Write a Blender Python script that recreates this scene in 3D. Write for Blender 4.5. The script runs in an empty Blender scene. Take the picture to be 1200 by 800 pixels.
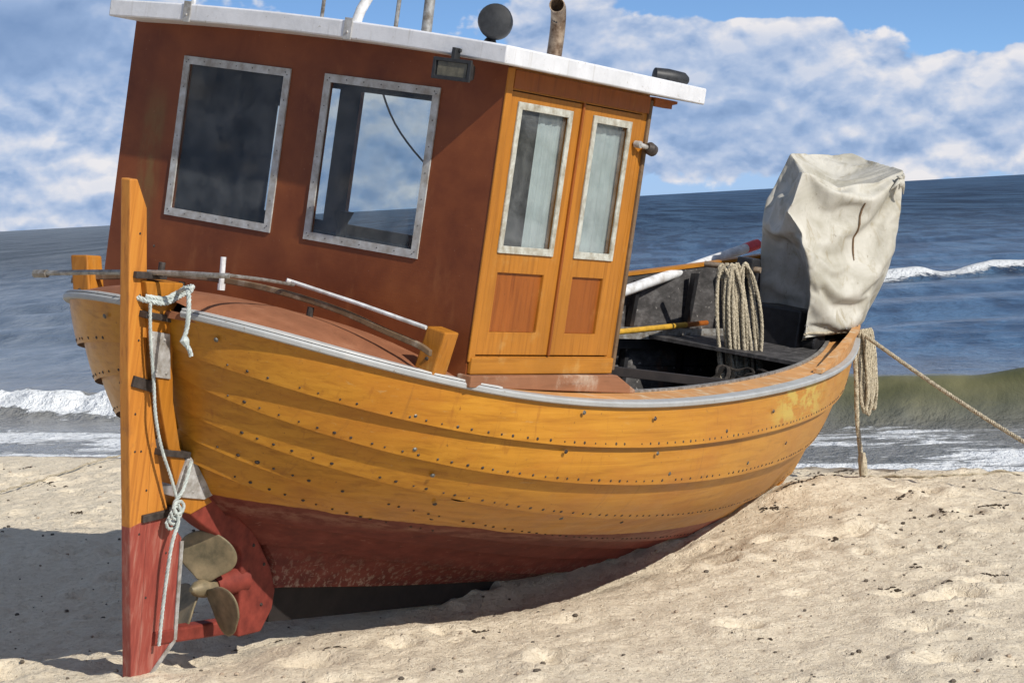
import bpy, bmesh, math, random
import numpy as np
from mathutils import Matrix, Vector
random.seed(7); rng = np.random.default_rng(7)
PI = math.pi

# ------------------------------------------------------------------ camera
scene = bpy.context.scene
EYE = 2.05
FPX, WPX = 2650.0, 1200.0
ROLL = math.atan2(67, 1200)
_d = (400 - 237.5) * math.cos(ROLL)
_p = math.atan(_d / FPX)
cF = np.array([0, math.cos(_p), -math.sin(_p)]); _u = np.array([0, math.sin(_p), math.cos(_p)]); _r = np.array([1., 0, 0])
cR = math.cos(ROLL) * _r - math.sin(ROLL) * _u
cU = math.sin(ROLL) * _r + math.cos(ROLL) * _u
cam_d = bpy.data.cameras.new('camera'); cam = bpy.data.objects.new('camera', cam_d); scene.collection.objects.link(cam)
cam_d.sensor_width = 36; cam_d.lens = FPX / WPX * 36; cam_d.clip_start = .1; cam_d.clip_end = 30000
cam.matrix_world = Matrix(((cR[0], cU[0], -cF[0], 0), (cR[1], cU[1], -cF[1], 0), (cR[2], cU[2], -cF[2], EYE), (0, 0, 0, 1)))
scene.camera = cam
scene.view_settings.view_transform = 'Standard'; scene.view_settings.look = 'None'
scene.view_settings.exposure = 0.10; scene.view_settings.gamma = 1.0

# ------------------------------------------------------------------ sun
SUN = Vector((.585, -.585, .562)).normalized()
SUN_EL = math.asin(SUN.z); SUN_AZ = math.atan2(SUN.x, SUN.y)
sl = bpy.data.lights.new('sun', 'SUN'); sl.energy = 4.7; sl.angle = math.radians(.53); sl.color = (1, .95, .86)
so = bpy.data.objects.new('sun', sl); scene.collection.objects.link(so)
so.rotation_euler = SUN.to_track_quat('Z', 'Y').to_euler(); so.location = (6, -6, 8)

# ------------------------------------------------------------------ node helper
class NT:
    def __init__(s, tree): s.t = tree; s.n = tree.nodes; s.l = tree.links
    def node(s, typ, **kw):
        n = s.n.new(typ)
        for k, v in kw.items(): setattr(n, k, v)
        return n
    def link(s, a, b): s.l.new(a, b)
    def val(s, sock, v):
        if hasattr(v, 'is_linked') or isinstance(v, bpy.types.NodeSocket): s.l.new(v, sock)
        else: sock.default_value = v
    def math(s, op, a, b=0.0, c=None, clamp=False):
        n = s.n.new('ShaderNodeMath'); n.operation = op; n.use_clamp = clamp
        s.val(n.inputs[0], a); s.val(n.inputs[1], b)
        if c is not None: s.val(n.inputs[2], c)
        return n.outputs[0]
    def mix(s, f, a, b, typ='RGBA', blend='MIX'):
        n = s.n.new('ShaderNodeMix'); n.data_type = typ
        if typ == 'RGBA':
            n.blend_type = blend; s.val(n.inputs[0], f); s.val(n.inputs[6], a); s.val(n.inputs[7], b); return n.outputs[2]
        s.val(n.inputs[0], f); s.val(n.inputs[2], a); s.val(n.inputs[3], b); return n.outputs[0]
    def ramp(s, f, stops):
        n = s.n.new('ShaderNodeValToRGB'); e = n.color_ramp.elements
        while len(e) > 1: e.remove(e[-1])
        e[0].position = stops[0][0]; e[0].color = col(stops[0][1])
        for p, c in stops[1:]:
            k = e.new(p); k.color = col(c)
        s.val(n.inputs[0], f); return n.outputs[0]
    def ms(s, v, a, b, c=0., d=1.):   # smooth map range
        n = s.n.new('ShaderNodeMapRange'); n.interpolation_type = 'SMOOTHSTEP'
        s.val(n.inputs[0], v); s.val(n.inputs[1], a); s.val(n.inputs[2], b); s.val(n.inputs[3], c); s.val(n.inputs[4], d); return n.outputs[0]
    def noise(s, vec, scale, detail=4, rough=.55, dist=0., dim='3D'):
        n = s.n.new('ShaderNodeTexNoise'); n.noise_dimensions = dim
        if vec is not None: s.l.new(vec, n.inputs['Vector'])
        n.inputs['Scale'].default_value = scale; n.inputs['Detail'].default_value = detail
        n.inputs['Roughness'].default_value = rough; n.inputs['Distortion'].default_value = dist
        return n.outputs[0]
    def mapping(s, vec, scale=(1, 1, 1), loc=(0, 0, 0), rot=(0, 0, 0)):
        n = s.n.new('ShaderNodeMapping'); s.l.new(vec, n.inputs[0])
        n.inputs['Scale'].default_value = scale; n.inputs['Location'].default_value = loc; n.inputs['Rotation'].default_value = rot
        return n.outputs[0]
def col(c):
    if isinstance(c, (int, float)): return (c, c, c, 1)
    return tuple(c) + (1,) if len(c) == 3 else tuple(c)

# ------------------------------------------------------------------ world: Nishita sky with clouds
world = bpy.data.worlds.new('World'); world.cycles.sampling_method = 'MANUAL'; world.cycles.sample_map_resolution = 512; scene.world = world; world.use_nodes = True
w = NT(world.node_tree); w.n.clear()
wout = w.node('ShaderNodeOutputWorld'); bg = w.node('ShaderNodeBackground'); w.link(bg.outputs[0], wout.inputs[0])
tc = w.node('ShaderNodeTexCoord'); DIR = tc.outputs['Generated']
sep = w.node('ShaderNodeSeparateXYZ'); w.link(DIR, sep.inputs[0]); dx, dy, dz = sep.outputs
# the sky is sampled a little higher than the true elevation: clean maritime air, blue almost down to the horizon
zz = w.math('ADD', w.math('MULTIPLY', w.math('MAXIMUM', dz, 0.0), 2.6), .10)
cb = w.node('ShaderNodeCombineXYZ'); w.link(dx, cb.inputs[0]); w.link(dy, cb.inputs[1]); w.link(zz, cb.inputs[2])
nv = w.node('ShaderNodeVectorMath', operation='NORMALIZE'); w.link(cb.outputs[0], nv.inputs[0])
sky = w.node('ShaderNodeTexSky', sky_type='NISHITA'); sky.sun_disc = False
sky.sun_elevation = SUN_EL; sky.sun_rotation = SUN_AZ; sky.ozone_density = 2.0; sky.dust_density = .4; sky.air_density = 1.0
w.link(nv.outputs[0], sky.inputs[0])
az = w.math('ARCTAN2', dx, dy)
comb = w.node('ShaderNodeCombineXYZ'); w.link(az, comb.inputs[0]); w.link(w.math('MULTIPLY', dz, 1.55), comb.inputs[1])
def cloud_density(offset):
    m = w.mapping(comb.outputs[0], loc=(3.17, 1.31 + offset, .4))
    wn = w.node('ShaderNodeTexNoise', noise_dimensions='2D'); w.link(m, wn.inputs['Vector']); wn.inputs['Scale'].default_value = 30.; wn.inputs['Detail'].default_value = 3
    ws = w.node('ShaderNodeVectorMath', operation='MULTIPLY_ADD'); w.link(wn.outputs['Color'], ws.inputs[0]); ws.inputs[1].default_value = (.02, .02, .02); w.link(m, ws.inputs[2])
    a = w.noise(m, 10., 3, .5, .1, '2D'); b = w.noise(m, 60., 4, .62, .1, '2D')
    v = w.node('ShaderNodeTexVoronoi', feature='SMOOTH_F1', voronoi_dimensions='2D'); w.link(ws.outputs[0], v.inputs['Vector']); v.inputs['Scale'].default_value = 27.; v.inputs['Detail'].default_value = 3.0; v.inputs['Roughness'].default_value = .55; v.inputs['Smoothness'].default_value = .35; v.normalize = True
    puff = w.math('SUBTRACT', 1.0, v.outputs['Distance'])
    return w.math('ADD', w.math('MULTIPLY', a, .64), w.math('ADD', w.math('MULTIPLY', puff, .36), w.math('MULTIPLY', b, .12)))
dens = w.math('SUBTRACT', cloud_density(0.0), .15); densU = w.math('SUBTRACT', cloud_density(.009), .15)
# broad banks of cloud at true directions of the sky: (azimuth, elevation, width, height, amount) in radians
banks = [(-.215, .090, .05, .014, .22), (-.2, .066, .07, .010, .14), (-.20, .030, .09, .030, .20), (.032, .078, .024, .022, .30), (.125, .066, .035, .020, .20), (.10, .060, .06, .016, .12),
         (.19, .048, .10, .010, .14), (.16, .022, .16, .016, .30), (-.06, .032, .05, .024, .24), (.07, .05, .06, .016, .12), (.08, .037, .06, .01, .13), (.215, .040, .04, .012, .14), (.15, .083, .10, .010, -.30), (.05, .1, .06, .02, -.05), (.0, .008, .6, .006, .06), (-.12, .09, .05, .02, .05)]
bias = None
for (A, E, WA, WE, K) in banks:
    q = w.math('ADD', w.math('POWER', w.math('ABSOLUTE', w.math('DIVIDE', w.math('SUBTRACT', az, A), WA)), 2), w.math('POWER', w.math('ABSOLUTE', w.math('DIVIDE', w.math('SUBTRACT', dz, E), WE)), 2))
    g_ = w.math('MULTIPLY', w.math('EXPONENT', w.math('MULTIPLY', q, -1.0)), K)
    bias = g_ if bias is None else w.math('ADD', bias, g_)
D = w.math('ADD', w.math('ADD', dens, bias), w.ms(dz, .12, .30, 0, .03))
cover = w.ms(D, .505, .55)
light_side = w.math('SUBTRACT', dens, densU)
lit = w.math('ADD', w.math('MULTIPLY', light_side, 4.6), .67, clamp=True)
thick = w.ms(D, .62, .95)
lit2 = w.math('MULTIPLY', lit, w.mix(thick, 1.0, .72, 'FLOAT'))
# dark bank high on the left of the view
dq = w.math('ADD', w.math('POWER', w.math('ABSOLUTE', w.math('DIVIDE', w.math('ADD', az, .21), .075)), 2), w.math('POWER', w.math('ABSOLUTE', w.math('DIVIDE', w.math('SUBTRACT', dz, .083), .022)), 2))
dark = w.math('MULTIPLY', w.math('EXPONENT', w.math('MULTIPLY', dq, -1.)), .75)
lit3 = w.math('MULTIPLY', lit2, w.math('SUBTRACT', 1.0, dark))
cloudcol = w.ramp(lit3, [(0.0, (.17, .27, .47)), (.36, (.29, .40, .61)), (.62, (.46, .54, .70)), (1.0, (.82, .79, .79))])
sk = w.node('ShaderNodeVectorMath', operation='SCALE'); w.link(w.mix(1.0, sky.outputs[0], (.86, 1.02, 1.16, 1), blend='MULTIPLY'), sk.inputs[0]); sk.inputs[3].default_value = .135
CLOUD_K = 1.0
haze_f = w.ms(dz, .0, .06, .75, .0)
sk2 = w.node('ShaderNodeVectorMath', operation='SCALE'); w.link(sk.outputs[0], sk2.inputs[0]); w.link(w.ms(dz, .11, .45, 1.0, .62), sk2.inputs[3])
skyc = w.mix(haze_f, sk2.outputs[0], (.33, .46, .72, 1))
up_fade = w.ms(dz, .10, .40, 1.0, .75)
final = w.mix(w.math('MULTIPLY', w.math('MULTIPLY', cover, .93), up_fade), skyc, cloudcol)
w.link(final, bg.inputs[0]); bg.inputs[1].default_value = 1.0

# ------------------------------------------------------------------ material helpers
def newmat(name):
    m = bpy.data.materials.new(name); m.use_nodes = True
    t = NT(m.node_tree); bs = t.n['Principled BSDF']
    tc = t.node('ShaderNodeTexCoord')
    return m, t, bs, tc.outputs['Object']
def bump(t, bs, h, strength=.3, dist=.01, prev=None):
    b = t.node('ShaderNodeBump'); t.link(h, b.inputs['Height']); b.inputs['Strength'].default_value = strength; b.inputs['Distance'].default_value = dist
    if prev is not None: t.link(prev, b.inputs['Normal'])
    t.link(b.outputs[0], bs.inputs['Normal']); return b.outputs[0]
def simple(name, c, rough=.6, metal=0., var=.25, scale=25., bumps=.15, spec=.4, c2=None):
    m, t, bs, P = newmat(name)
    n = t.noise(P, scale, 5, .65)
    a = c2 if c2 else tuple(x * (1 - var) for x in c); b = tuple(min(1, x * (1 + var)) for x in c)
    t.link(t.ramp(n, [(.32, a), (.68, b)]), bs.inputs['Base Color'])
    bs.inputs['Roughness'].default_value = rough; bs.inputs['Metallic'].default_value = metal; bs.inputs['Specular IOR Level'].default_value = spec
    if bumps: bump(t, bs, n, bumps, .004)
    return m
def wood(name, base, dark, pale, grain=(2, 45, 45), wear=.5, rough=.45, wearscale=6., spec=.3):
    """varnished wood: grain stretched along the board, blotches, worn bleached spots, dark specks"""
    m, t, bs, P = newmat(name)
    G = t.mapping(P, scale=grain)
    g1 = t.noise(G, 1.0, 6, .6, .4); g2 = t.noise(G, 3.2, 4, .6)
    big = t.noise(P, 2.3, 4, .6, .3); med = t.noise(P, wearscale, 6, .68)
    c = t.ramp(g1, [(.25, dark), (.5, base), (.8, tuple(min(1, x * 1.18) for x in base))])
    c = t.mix(t.ms(big, .35, .7, 0, .55), c, tuple(x * .72 for x in base) + (1,))
    wf = t.math('MULTIPLY', t.ms(med, .60 - .12 * wear, .76, 0, 1), wear)
    c = t.mix(wf, c, pale + (1,))
    sp = t.noise(P, 55, 3, .7); c = t.mix(t.ms(sp, .68, .76, 0, .6), c, (.06, .03, .012, 1))
    c = t.mix(t.ms(g2, .64, .78, 0, .35), c, tuple(x * .4 for x in base) + (1,))
    t.link(c, bs.inputs['Base Color'])
    bs.inputs['Specular IOR Level'].default_value = spec
    t.link(t.math('ADD', t.math('MULTIPLY', med, .35), rough - .15), bs.inputs['Roughness'])
    bump(t, bs, t.math('ADD', g1, t.math('MULTIPLY', med, .6)), .25, .004)
    return m
M = {}
VO, VD, VP = (.40, .162, .018), (.25, .090, .010), (.48, .30, .10)
M['varnish_x'] = wood('varnished_wood_lengthwise', VO, VD, VP, (1.5, 40, 40), .45)
M['varnish_z'] = wood('varnished_wood_upright', (.39, .150, .017), (.22, .078, .009), VP, (40, 40, 2), .35)
M['varnish_y'] = wood('varnished_wood_across', VO, VD, VP, (40, 2, 40), .35)
M['board'] = wood('worn_covering_board', (.52, .26, .09), (.36, .15, .04), (.55, .47, .33), (1.5, 35, 35), .95, .6, 9., .3)
M['panel_wood'] = wood('brown_door_panel_wood', (.27, .078, .012), (.16, .040, .007), (.42, .22, .06), (40, 40, 3), .35)
M['weathered'] = wood('weathered_grey_brown_wood', (.16, .10, .055), (.07, .045, .025), (.35, .30, .24), (2, 30, 30), .8, .75)
M['sill_wood'] = wood('worn_reddish_sill_wood', (.27, .12, .06), (.14, .06, .03), (.42, .33, .25), (2, 30, 30), .9, .75)

def hull_mat():
    m, t, bs, P = newmat('varnished_hull_planks_with_red_bottom_paint')
    s = t.node('ShaderNodeSeparateXYZ'); t.link(P, s.inputs[0]); X, Y, Z = s.outputs
    G = t.mapping(P, scale=(1.1, 10, 34)); g1 = t.noise(G, 1.0, 6, .62, .5)
    big = t.noise(t.mapping(P, scale=(1, 1, 3)), 1.7, 4, .6, .4); med = t.noise(t.mapping(P, scale=(.6, 1, 1.6)), 9, 6, .68)
    c = t.ramp(g1, [(.2, (.25, .095, .009)), (.5, (.43, .190, .018)), (.85, (.53, .25, .028))])
    c = t.mix(t.ms(big, .38, .72, 0, .6), c, (.37, .135, .016, 1))
    # varnish gone dull and pale towards the bow
    bow = t.math('MULTIPLY', t.ms(X, 1.6, 5.4, .0, .75), t.ms(med, .34, .66, .3, 1))
    c = t.mix(bow, c, (.46, .25, .075, 1))
    pat = t.math('MULTIPLY', t.ms(X, 2.9, 3.4), t.math('MULTIPLY', t.ms(X, 4.6, 3.9), t.ms(med, .42, .55)))
    pat = t.math('MULTIPLY', pat, t.ms(Z, -.42, -.34)); c = t.mix(t.math('MULTIPLY', pat, .6), c, (.5, .42, .10, 1))
    stain = t.noise(t.mapping(P, scale=(5, 5, 1.4)), 4, 4, .6); c = t.mix(t.ms(stain, .60, .75, 0, .5), c, (.26, .09, .014, 1))
    sp = t.noise(P, 38, 3, .7); c = t.mix(t.ms(sp, .67, .75, 0, .7), c, (.10, .045, .015, 1))
    wr = t.noise(t.mapping(P, scale=(1.5, 6, 14)), 5, 6, .72, .6); c = t.mix(t.ms(wr, .60, .74, 0, .55), c, (.40, .27, .12, 1)); c = t.mix(t.ms(wr, .36, .26, 0, .5), c, (.20, .085, .016, 1))
    run = t.noise(t.mapping(P, scale=(26, 5, 1.1)), 1, 4, .6); c = t.mix(t.ms(run, .62, .78, 0, .45), c, (.22, .09, .02, 1))
    edge = t.math('ADD', t.math('ADD', -.858, t.math('MULTIPLY', X, -.0791)), t.math('MULTIPLY', t.math('MULTIPLY', X, X), .00251))
    edge = t.math('ADD', edge, t.math('MULTIPLY', t.math('SUBTRACT', t.noise(P, 14, 2), .5), .012))
    isred = t.ms(t.math('SUBTRACT', edge, Z), -.002, .004)
    rn = t.noise(t.mapping(P, scale=(1, 2, 3)), 7, 6, .65)
    r = t.ramp(rn, [(.3, (.085, .014, .010)), (.55, (.145, .026, .017)), (.8, (.20, .05, .034))])
    r = t.mix(t.ms(X, 1.5, 4.5, 0, .6), r, (.32, .085, .055, 1))
    sc = t.noise(t.mapping(P, scale=(3, 8, 30)), 3, 3, .6); r = t.mix(t.ms(sc, .66, .74, 0, .5), r, (.38, .22, .17, 1)); scum = t.ms(t.math('ABSOLUTE', t.math('SUBTRACT', t.math('SUBTRACT', edge, Z), .05)), .0, .05, .35, 0); r = t.mix(t.math('MULTIPLY', scum, t.ms(rn, .4, .6)), r, (.30, .20, .14, 1)); sandy = t.math('MULTIPLY', t.ms(t.math('SUBTRACT', edge, Z), .22, .5), t.ms(t.noise(P, 30, 4, .7), .5, .62)); r = t.mix(t.math('MULTIPLY', sandy, .6), r, (.42, .33, .24, 1))
    t.link(t.mix(isred, c, r), bs.inputs['Base Color'])
    t.link(t.mix(isred, t.math('ADD', t.math('MULTIPLY', med, .4), t.ms(X, 0, 5, .16, .36)), .62, 'FLOAT'), bs.inputs['Roughness'])
    bs.inputs['Specular IOR Level'].default_value = .32
    bump(t, bs, t.math('ADD', g1, t.math('MULTIPLY', med, .8)), .35, .004)
    return m
M['hull'] = hull_mat()
M['rivet'] = simple('dark_rivet_iron', (.045, .035, .03), .5, .3, .4, 60, 0)
M['boltgrey'] = simple('grey_bolt_head', (.12, .12, .11), .45, .5, .4, 60, 0)
M['red'] = simple('red_bottom_paint', (.17, .030, .020), .65, 0, .35, 14, .3, .3, (.12, .02, .014))
def rudder_mat():
    m, t, bs, P = newmat('rudder_wood_with_red_lower_blade')
    s = t.node('ShaderNodeSeparateXYZ'); t.link(P, s.inputs[0]); X, Y, Z = s.outputs
    G = t.mapping(P, scale=(38, 38, 1.6)); g = t.noise(G, 1, 6, .62, .5); med = t.noise(P, 9, 6, .68)
    c = t.ramp(g, [(.25, (.30, .10, .013)), (.5, (.50, .19, .026)), (.8, (.57, .25, .04))])
    c = t.mix(t.ms(med, .58, .72, 0, .5), c, (.25, .10, .03, 1))
    r = t.ramp(t.noise(t.mapping(P, scale=(20, 20, 2)), 2, 6, .7, .3), [(.3, (.16, .028, .022)), (.52, (.27, .052, .036)), (.72, (.36, .17, .13))])
    e = t.math('ADD', t.math('ADD', t.math('MULTIPLY', X, .295), -.712), t.math('MULTIPLY', t.math('SUBTRACT', t.noise(P, 16, 2), .5), .02))
    t.link(t.mix(t.ms(t.math('SUBTRACT', e, Z), -.002, .004), c, r), bs.inputs['Base Color']); bs.inputs['Roughness'].default_value = .55
    # plank joint
    j = t.math('ABSOLUTE', t.math('SUBTRACT', X, t.math('ADD', -.86, t.math('MULTIPLY', Z, -.11)))); jl = t.ms(j, .0, .006)
    bump(t, bs, t.math('ADD', t.math('MULTIPLY', g, .3), jl), .6, .006); return m
M['rudder'] = rudder_mat()
def wall_mat():
    m, t, bs, P = newmat('red_brown_painted_plywood')
    n = t.noise(P, 3.5, 5, .6, .2); f = t.noise(t.mapping(P, scale=(2, 1, 9)), 14, 5, .65); st = t.noise(t.mapping(P, scale=(1, 1, .35)), 7, 4, .65)
    c = t.ramp(n, [(.3, (.12, .030, .010)), (.55, (.175, .048, .015)), (.78, (.235, .072, .022))])
    c = t.mix(t.ms(st, .58, .76, 0, .6), c, (.24, .085, .03, 1))
    c = t.mix(t.ms(f, .64, .78, 0, .4), c, (.05, .012, .008, 1))
    # rubbed greenish patch by the outer corner
    s = t.node('ShaderNodeSeparateXYZ'); t.link(P, s.inputs[0])
    p = t.math('MULTIPLY', t.ms(t.math('ABSOLUTE', t.math('SUBTRACT', s.outputs[1], 2.03)), .03, .10, 1, 0), t.ms(t.math('ABSOLUTE', t.math('SUBTRACT', s.outputs[2], .62)), .2, .45, 1, 0))
    c = t.mix(t.math('MULTIPLY', p, t.ms(st, .35, .6, 0, .7)), c, (.16, .10, .035, 1))
    sc = t.noise(t.mapping(P, scale=(1, 1.5, 1)), 60, 2, .6); c = t.mix(t.ms(sc, .72, .77, 0, .6), c, (.35, .2, .14, 1))
    t.link(c, bs.inputs['Base Color']); bs.inputs['Roughness'].default_value = .5; bs.inputs['Specular IOR Level'].default_value = .3
    bump(t, bs, t.math('ADD', n, t.math('MULTIPLY', f, .5)), .25, .004); return m
M['wall'] = wall_mat()
M['inside'] = simple('dark_cabin_lining', (.07, .06, .055), .7, 0, .3, 8)
def darkplank():
    m, t, bs, P = newmat('worn_black_tarred_planks')
    n = t.noise(t.mapping(P, scale=(1.5, 3, 3)), 5, 7, .7, .3); k = t.noise(P, 24, 5, .7)
    c = t.ramp(n, [(.32, (.012, .011, .011)), (.5, (.042, .039, .039)), (.68, (.10, .095, .095))])
    c = t.mix(t.ms(k, .62, .72, 0, .8), c, (.38, .36, .34, 1))
    c = t.mix(t.ms(t.noise(P, 3.1, 3), .66, .74, 0, .5), c, (.16, .07, .03, 1))
    t.link(c, bs.inputs['Base Color']); bs.inputs['Roughness'].default_value = .7; bump(t, bs, t.math('ADD', n, k), .5, .008); return m
M['tar'] = darkplank()
M['black'] = simple('black_paint', (.018, .018, .02), .45, 0, .4, 20, .1)
M['blackplastic'] = simple('black_plastic', (.022, .023, .025), .5, 0, .3, 40, .08)
M['keel'] = simple('shade_black_timber', (.014, .010, .009), .8, 0, .4, 10, .3)  # near-black: the deep shade under the hull is put into the colour
def whitepaint(name, c=(.66, .67, .70), d=(.30, .27, .22)):
    m, t, bs, P = newmat(name)
    n = t.noise(P, 6, 6, .7, .2); k = t.noise(P, 34, 4, .7)
    cc = t.ramp(n, [(.3, tuple(x * .8 for x in c)), (.6, c)])
    cc = t.mix(t.ms(k, .62, .72, 0, .7), cc, d + (1,))
    s = t.noise(t.mapping(P, scale=(18, 18, 1)), 2, 3, .6); cc = t.mix(t.ms(s, .58, .72, 0, .4), cc, (.38, .36, .33, 1))
    t.link(cc, bs.inputs['Base Color']); bs.inputs['Roughness'].default_value = .5; bump(t, bs, t.math('ADD', n, k), .3, .004); return m
M['white'] = whitepaint('chipped_white_paint'); M['railwhite'] = whitepaint('worn_whitish_rail_paint', (.46, .46, .45), (.20, .16, .12))
M['greyrail'] = whitepaint('worn_grey_rail_paint', (.36, .37, .37), (.17, .12, .07))
def deckmat():
    m, t, bs, P = newmat('faded_red_brown_deck_paint')
    n = t.noise(P, 5, 6, .65, .3); k = t.noise(P, 60, 4, .7)
    c = t.ramp(n, [(.3, (.17, .060, .024)), (.55, (.25, .095, .042)), (.75, (.33, .15, .08))])
    c = t.mix(t.ms(k, .66, .74, 0, .5), c, (.55, .42, .33, 1))
    t.link(c, bs.inputs['Base Color']); bs.inputs['Roughness'].default_value = .75; bump(t, bs, t.math('ADD', n, k), .35, .004); return m
M['deck'] = deckmat()
M['alu'] = simple('grey_window_frame_metal', (.40, .41, .41), .5, .15, .22, 18, .15, .4, (.27, .25, .22))
M['alu2'] = simple('greenish_grey_frame_paint', (.43, .44, .40), .6, 0, .22, 22, .15, .4, (.25, .22, .16))
M['steel'] = simple('dull_galvanised_steel', (.30, .30, .29), .5, .5, .4, 25, .2, .4, (.14, .11, .08))
M['plate'] = simple('grey_metal_plate', (.38, .38, .38), .55, .2, .3, 20, .2, .4, (.2, .18, .15))
M['rust'] = simple('rusty_exhaust_steel', (.32, .25, .18), .5, .5, .45, 16, .3, .4, (.10, .055, .03))
M['iron'] = simple('dark_wrought_iron', (.06, .05, .045), .6, .4, .4, 30, .2)
M['brass'] = simple('worn_bronze', (.22, .17, .10), .6, .25, .3, 9, .2, .5, (.10, .085, .05))
M['rope'] = simple('weathered_hemp_rope', (.40, .35, .26), .9, 0, .35, 60, .6, .2, (.20, .17, .12))
M['line'] = simple('pale_blue_white_line', (.40, .43, .41), .8, 0, .3, 40, .4, .2, (.30, .34, .33))
M['yellow'] = simple('yellow_paint', (.48, .27, .03), .5, 0, .25, 20)
M['redtip'] = simple('bright_red_paint', (.65, .02, .02), .5, 0, .15, 20)
M['poleW'] = simple('white_pole_paint', (.62, .64, .66), .45, 0, .2, 14, .1, .4, (.40, .38, .36))
M['curtain'] = simple('grey_curtain_cloth', (.44, .49, .49), .9, 0, .15, 7, .2, .1, (.34, .38, .38))
def tarpmat():
    m, t, bs, P = newmat('dirty_white_tarpaulin')
    n = t.noise(P, 4, 6, .62, .6); k = t.noise(P, 26, 5, .65, .5); d = t.noise(t.mapping(P, scale=(1, 1, .5)), 7, 5, .7, 1.2)
    c = t.ramp(n, [(.3, (.32, .30, .24)), (.55, (.46, .44, .385)), (.75, (.54, .52, .46))])
    c = t.mix(t.ms(d, .52, .70, 0, .7), c, (.27, .23, .15, 1)); c = t.mix(t.ms(k, .63, .72, 0, .6), c, (.16, .14, .10, 1))
    t.link(c, bs.inputs['Base Color']); bs.inputs['Roughness'].default_value = .62; bs.inputs['Specular IOR Level'].default_value = .35
    wv = t.noise(P, 260, 2, .6); h = t.math('ADD', t.math('ADD', t.math('MULTIPLY', d, .8), t.math('MULTIPLY', k, .25)), t.math('MULTIPLY', wv, .05)); bump(t, bs, h, .3, .02); return m
M['tarp'] = tarpmat()
def glassmat(name, dirt=.12, tint=(.9, .93, .94), refl=.12):
    m, t, bs, P = newmat(name); t.n.remove(bs); out = t.n['Material Output']
    tr = t.node('ShaderNodeBsdfTransparent'); tr.inputs[0].default_value = col(tint)
    gl = t.node('ShaderNodeBsdfGlossy'); gl.inputs['Roughness'].default_value = .03
    df = t.node('ShaderNodeBsdfDiffuse'); df.inputs[0].default_value = (.6, .62, .62, 1)
    lw = t.node('ShaderNodeFresnel'); lw.inputs[0].default_value = 1.45
    m1 = t.node('ShaderNodeMixShader'); ge = t.node('ShaderNodeNewGeometry'); t.link(t.math('MULTIPLY', t.math('ADD', lw.outputs[0], refl - .04), t.math('SUBTRACT', 1.0, ge.outputs['Backfacing']), clamp=True), m1.inputs[0]); t.link(tr.outputs[0], m1.inputs[1]); t.link(gl.outputs[0], m1.inputs[2])
    n = t.noise(P, 5, 5, .7, .3); n2 = t.noise(P, 60, 3, .7)
    f = t.math('MULTIPLY', t.math('ADD', t.ms(n, .3, .75, .2, 1.0), t.ms(n2, .66, .74, 0, .8)), dirt)
    m2 = t.node('ShaderNodeMixShader'); t.link(f, m2.inputs[0]); t.link(m1.outputs[0], m2.inputs[1]); t.link(df.outputs[0], m2.inputs[2])
    t.link(m2.outputs[0], out.inputs[0]); return m
M['glass'] = glassmat('cabin_window_glass', .075, (.88, .91, .92), .035)
M['doorglass'] = glassmat('dusty_door_glass', .10, (.88, .9, .9), .06)
M['lens'] = glassmat('floodlight_lens', .25, (.6, .6, .55), .1)

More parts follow.
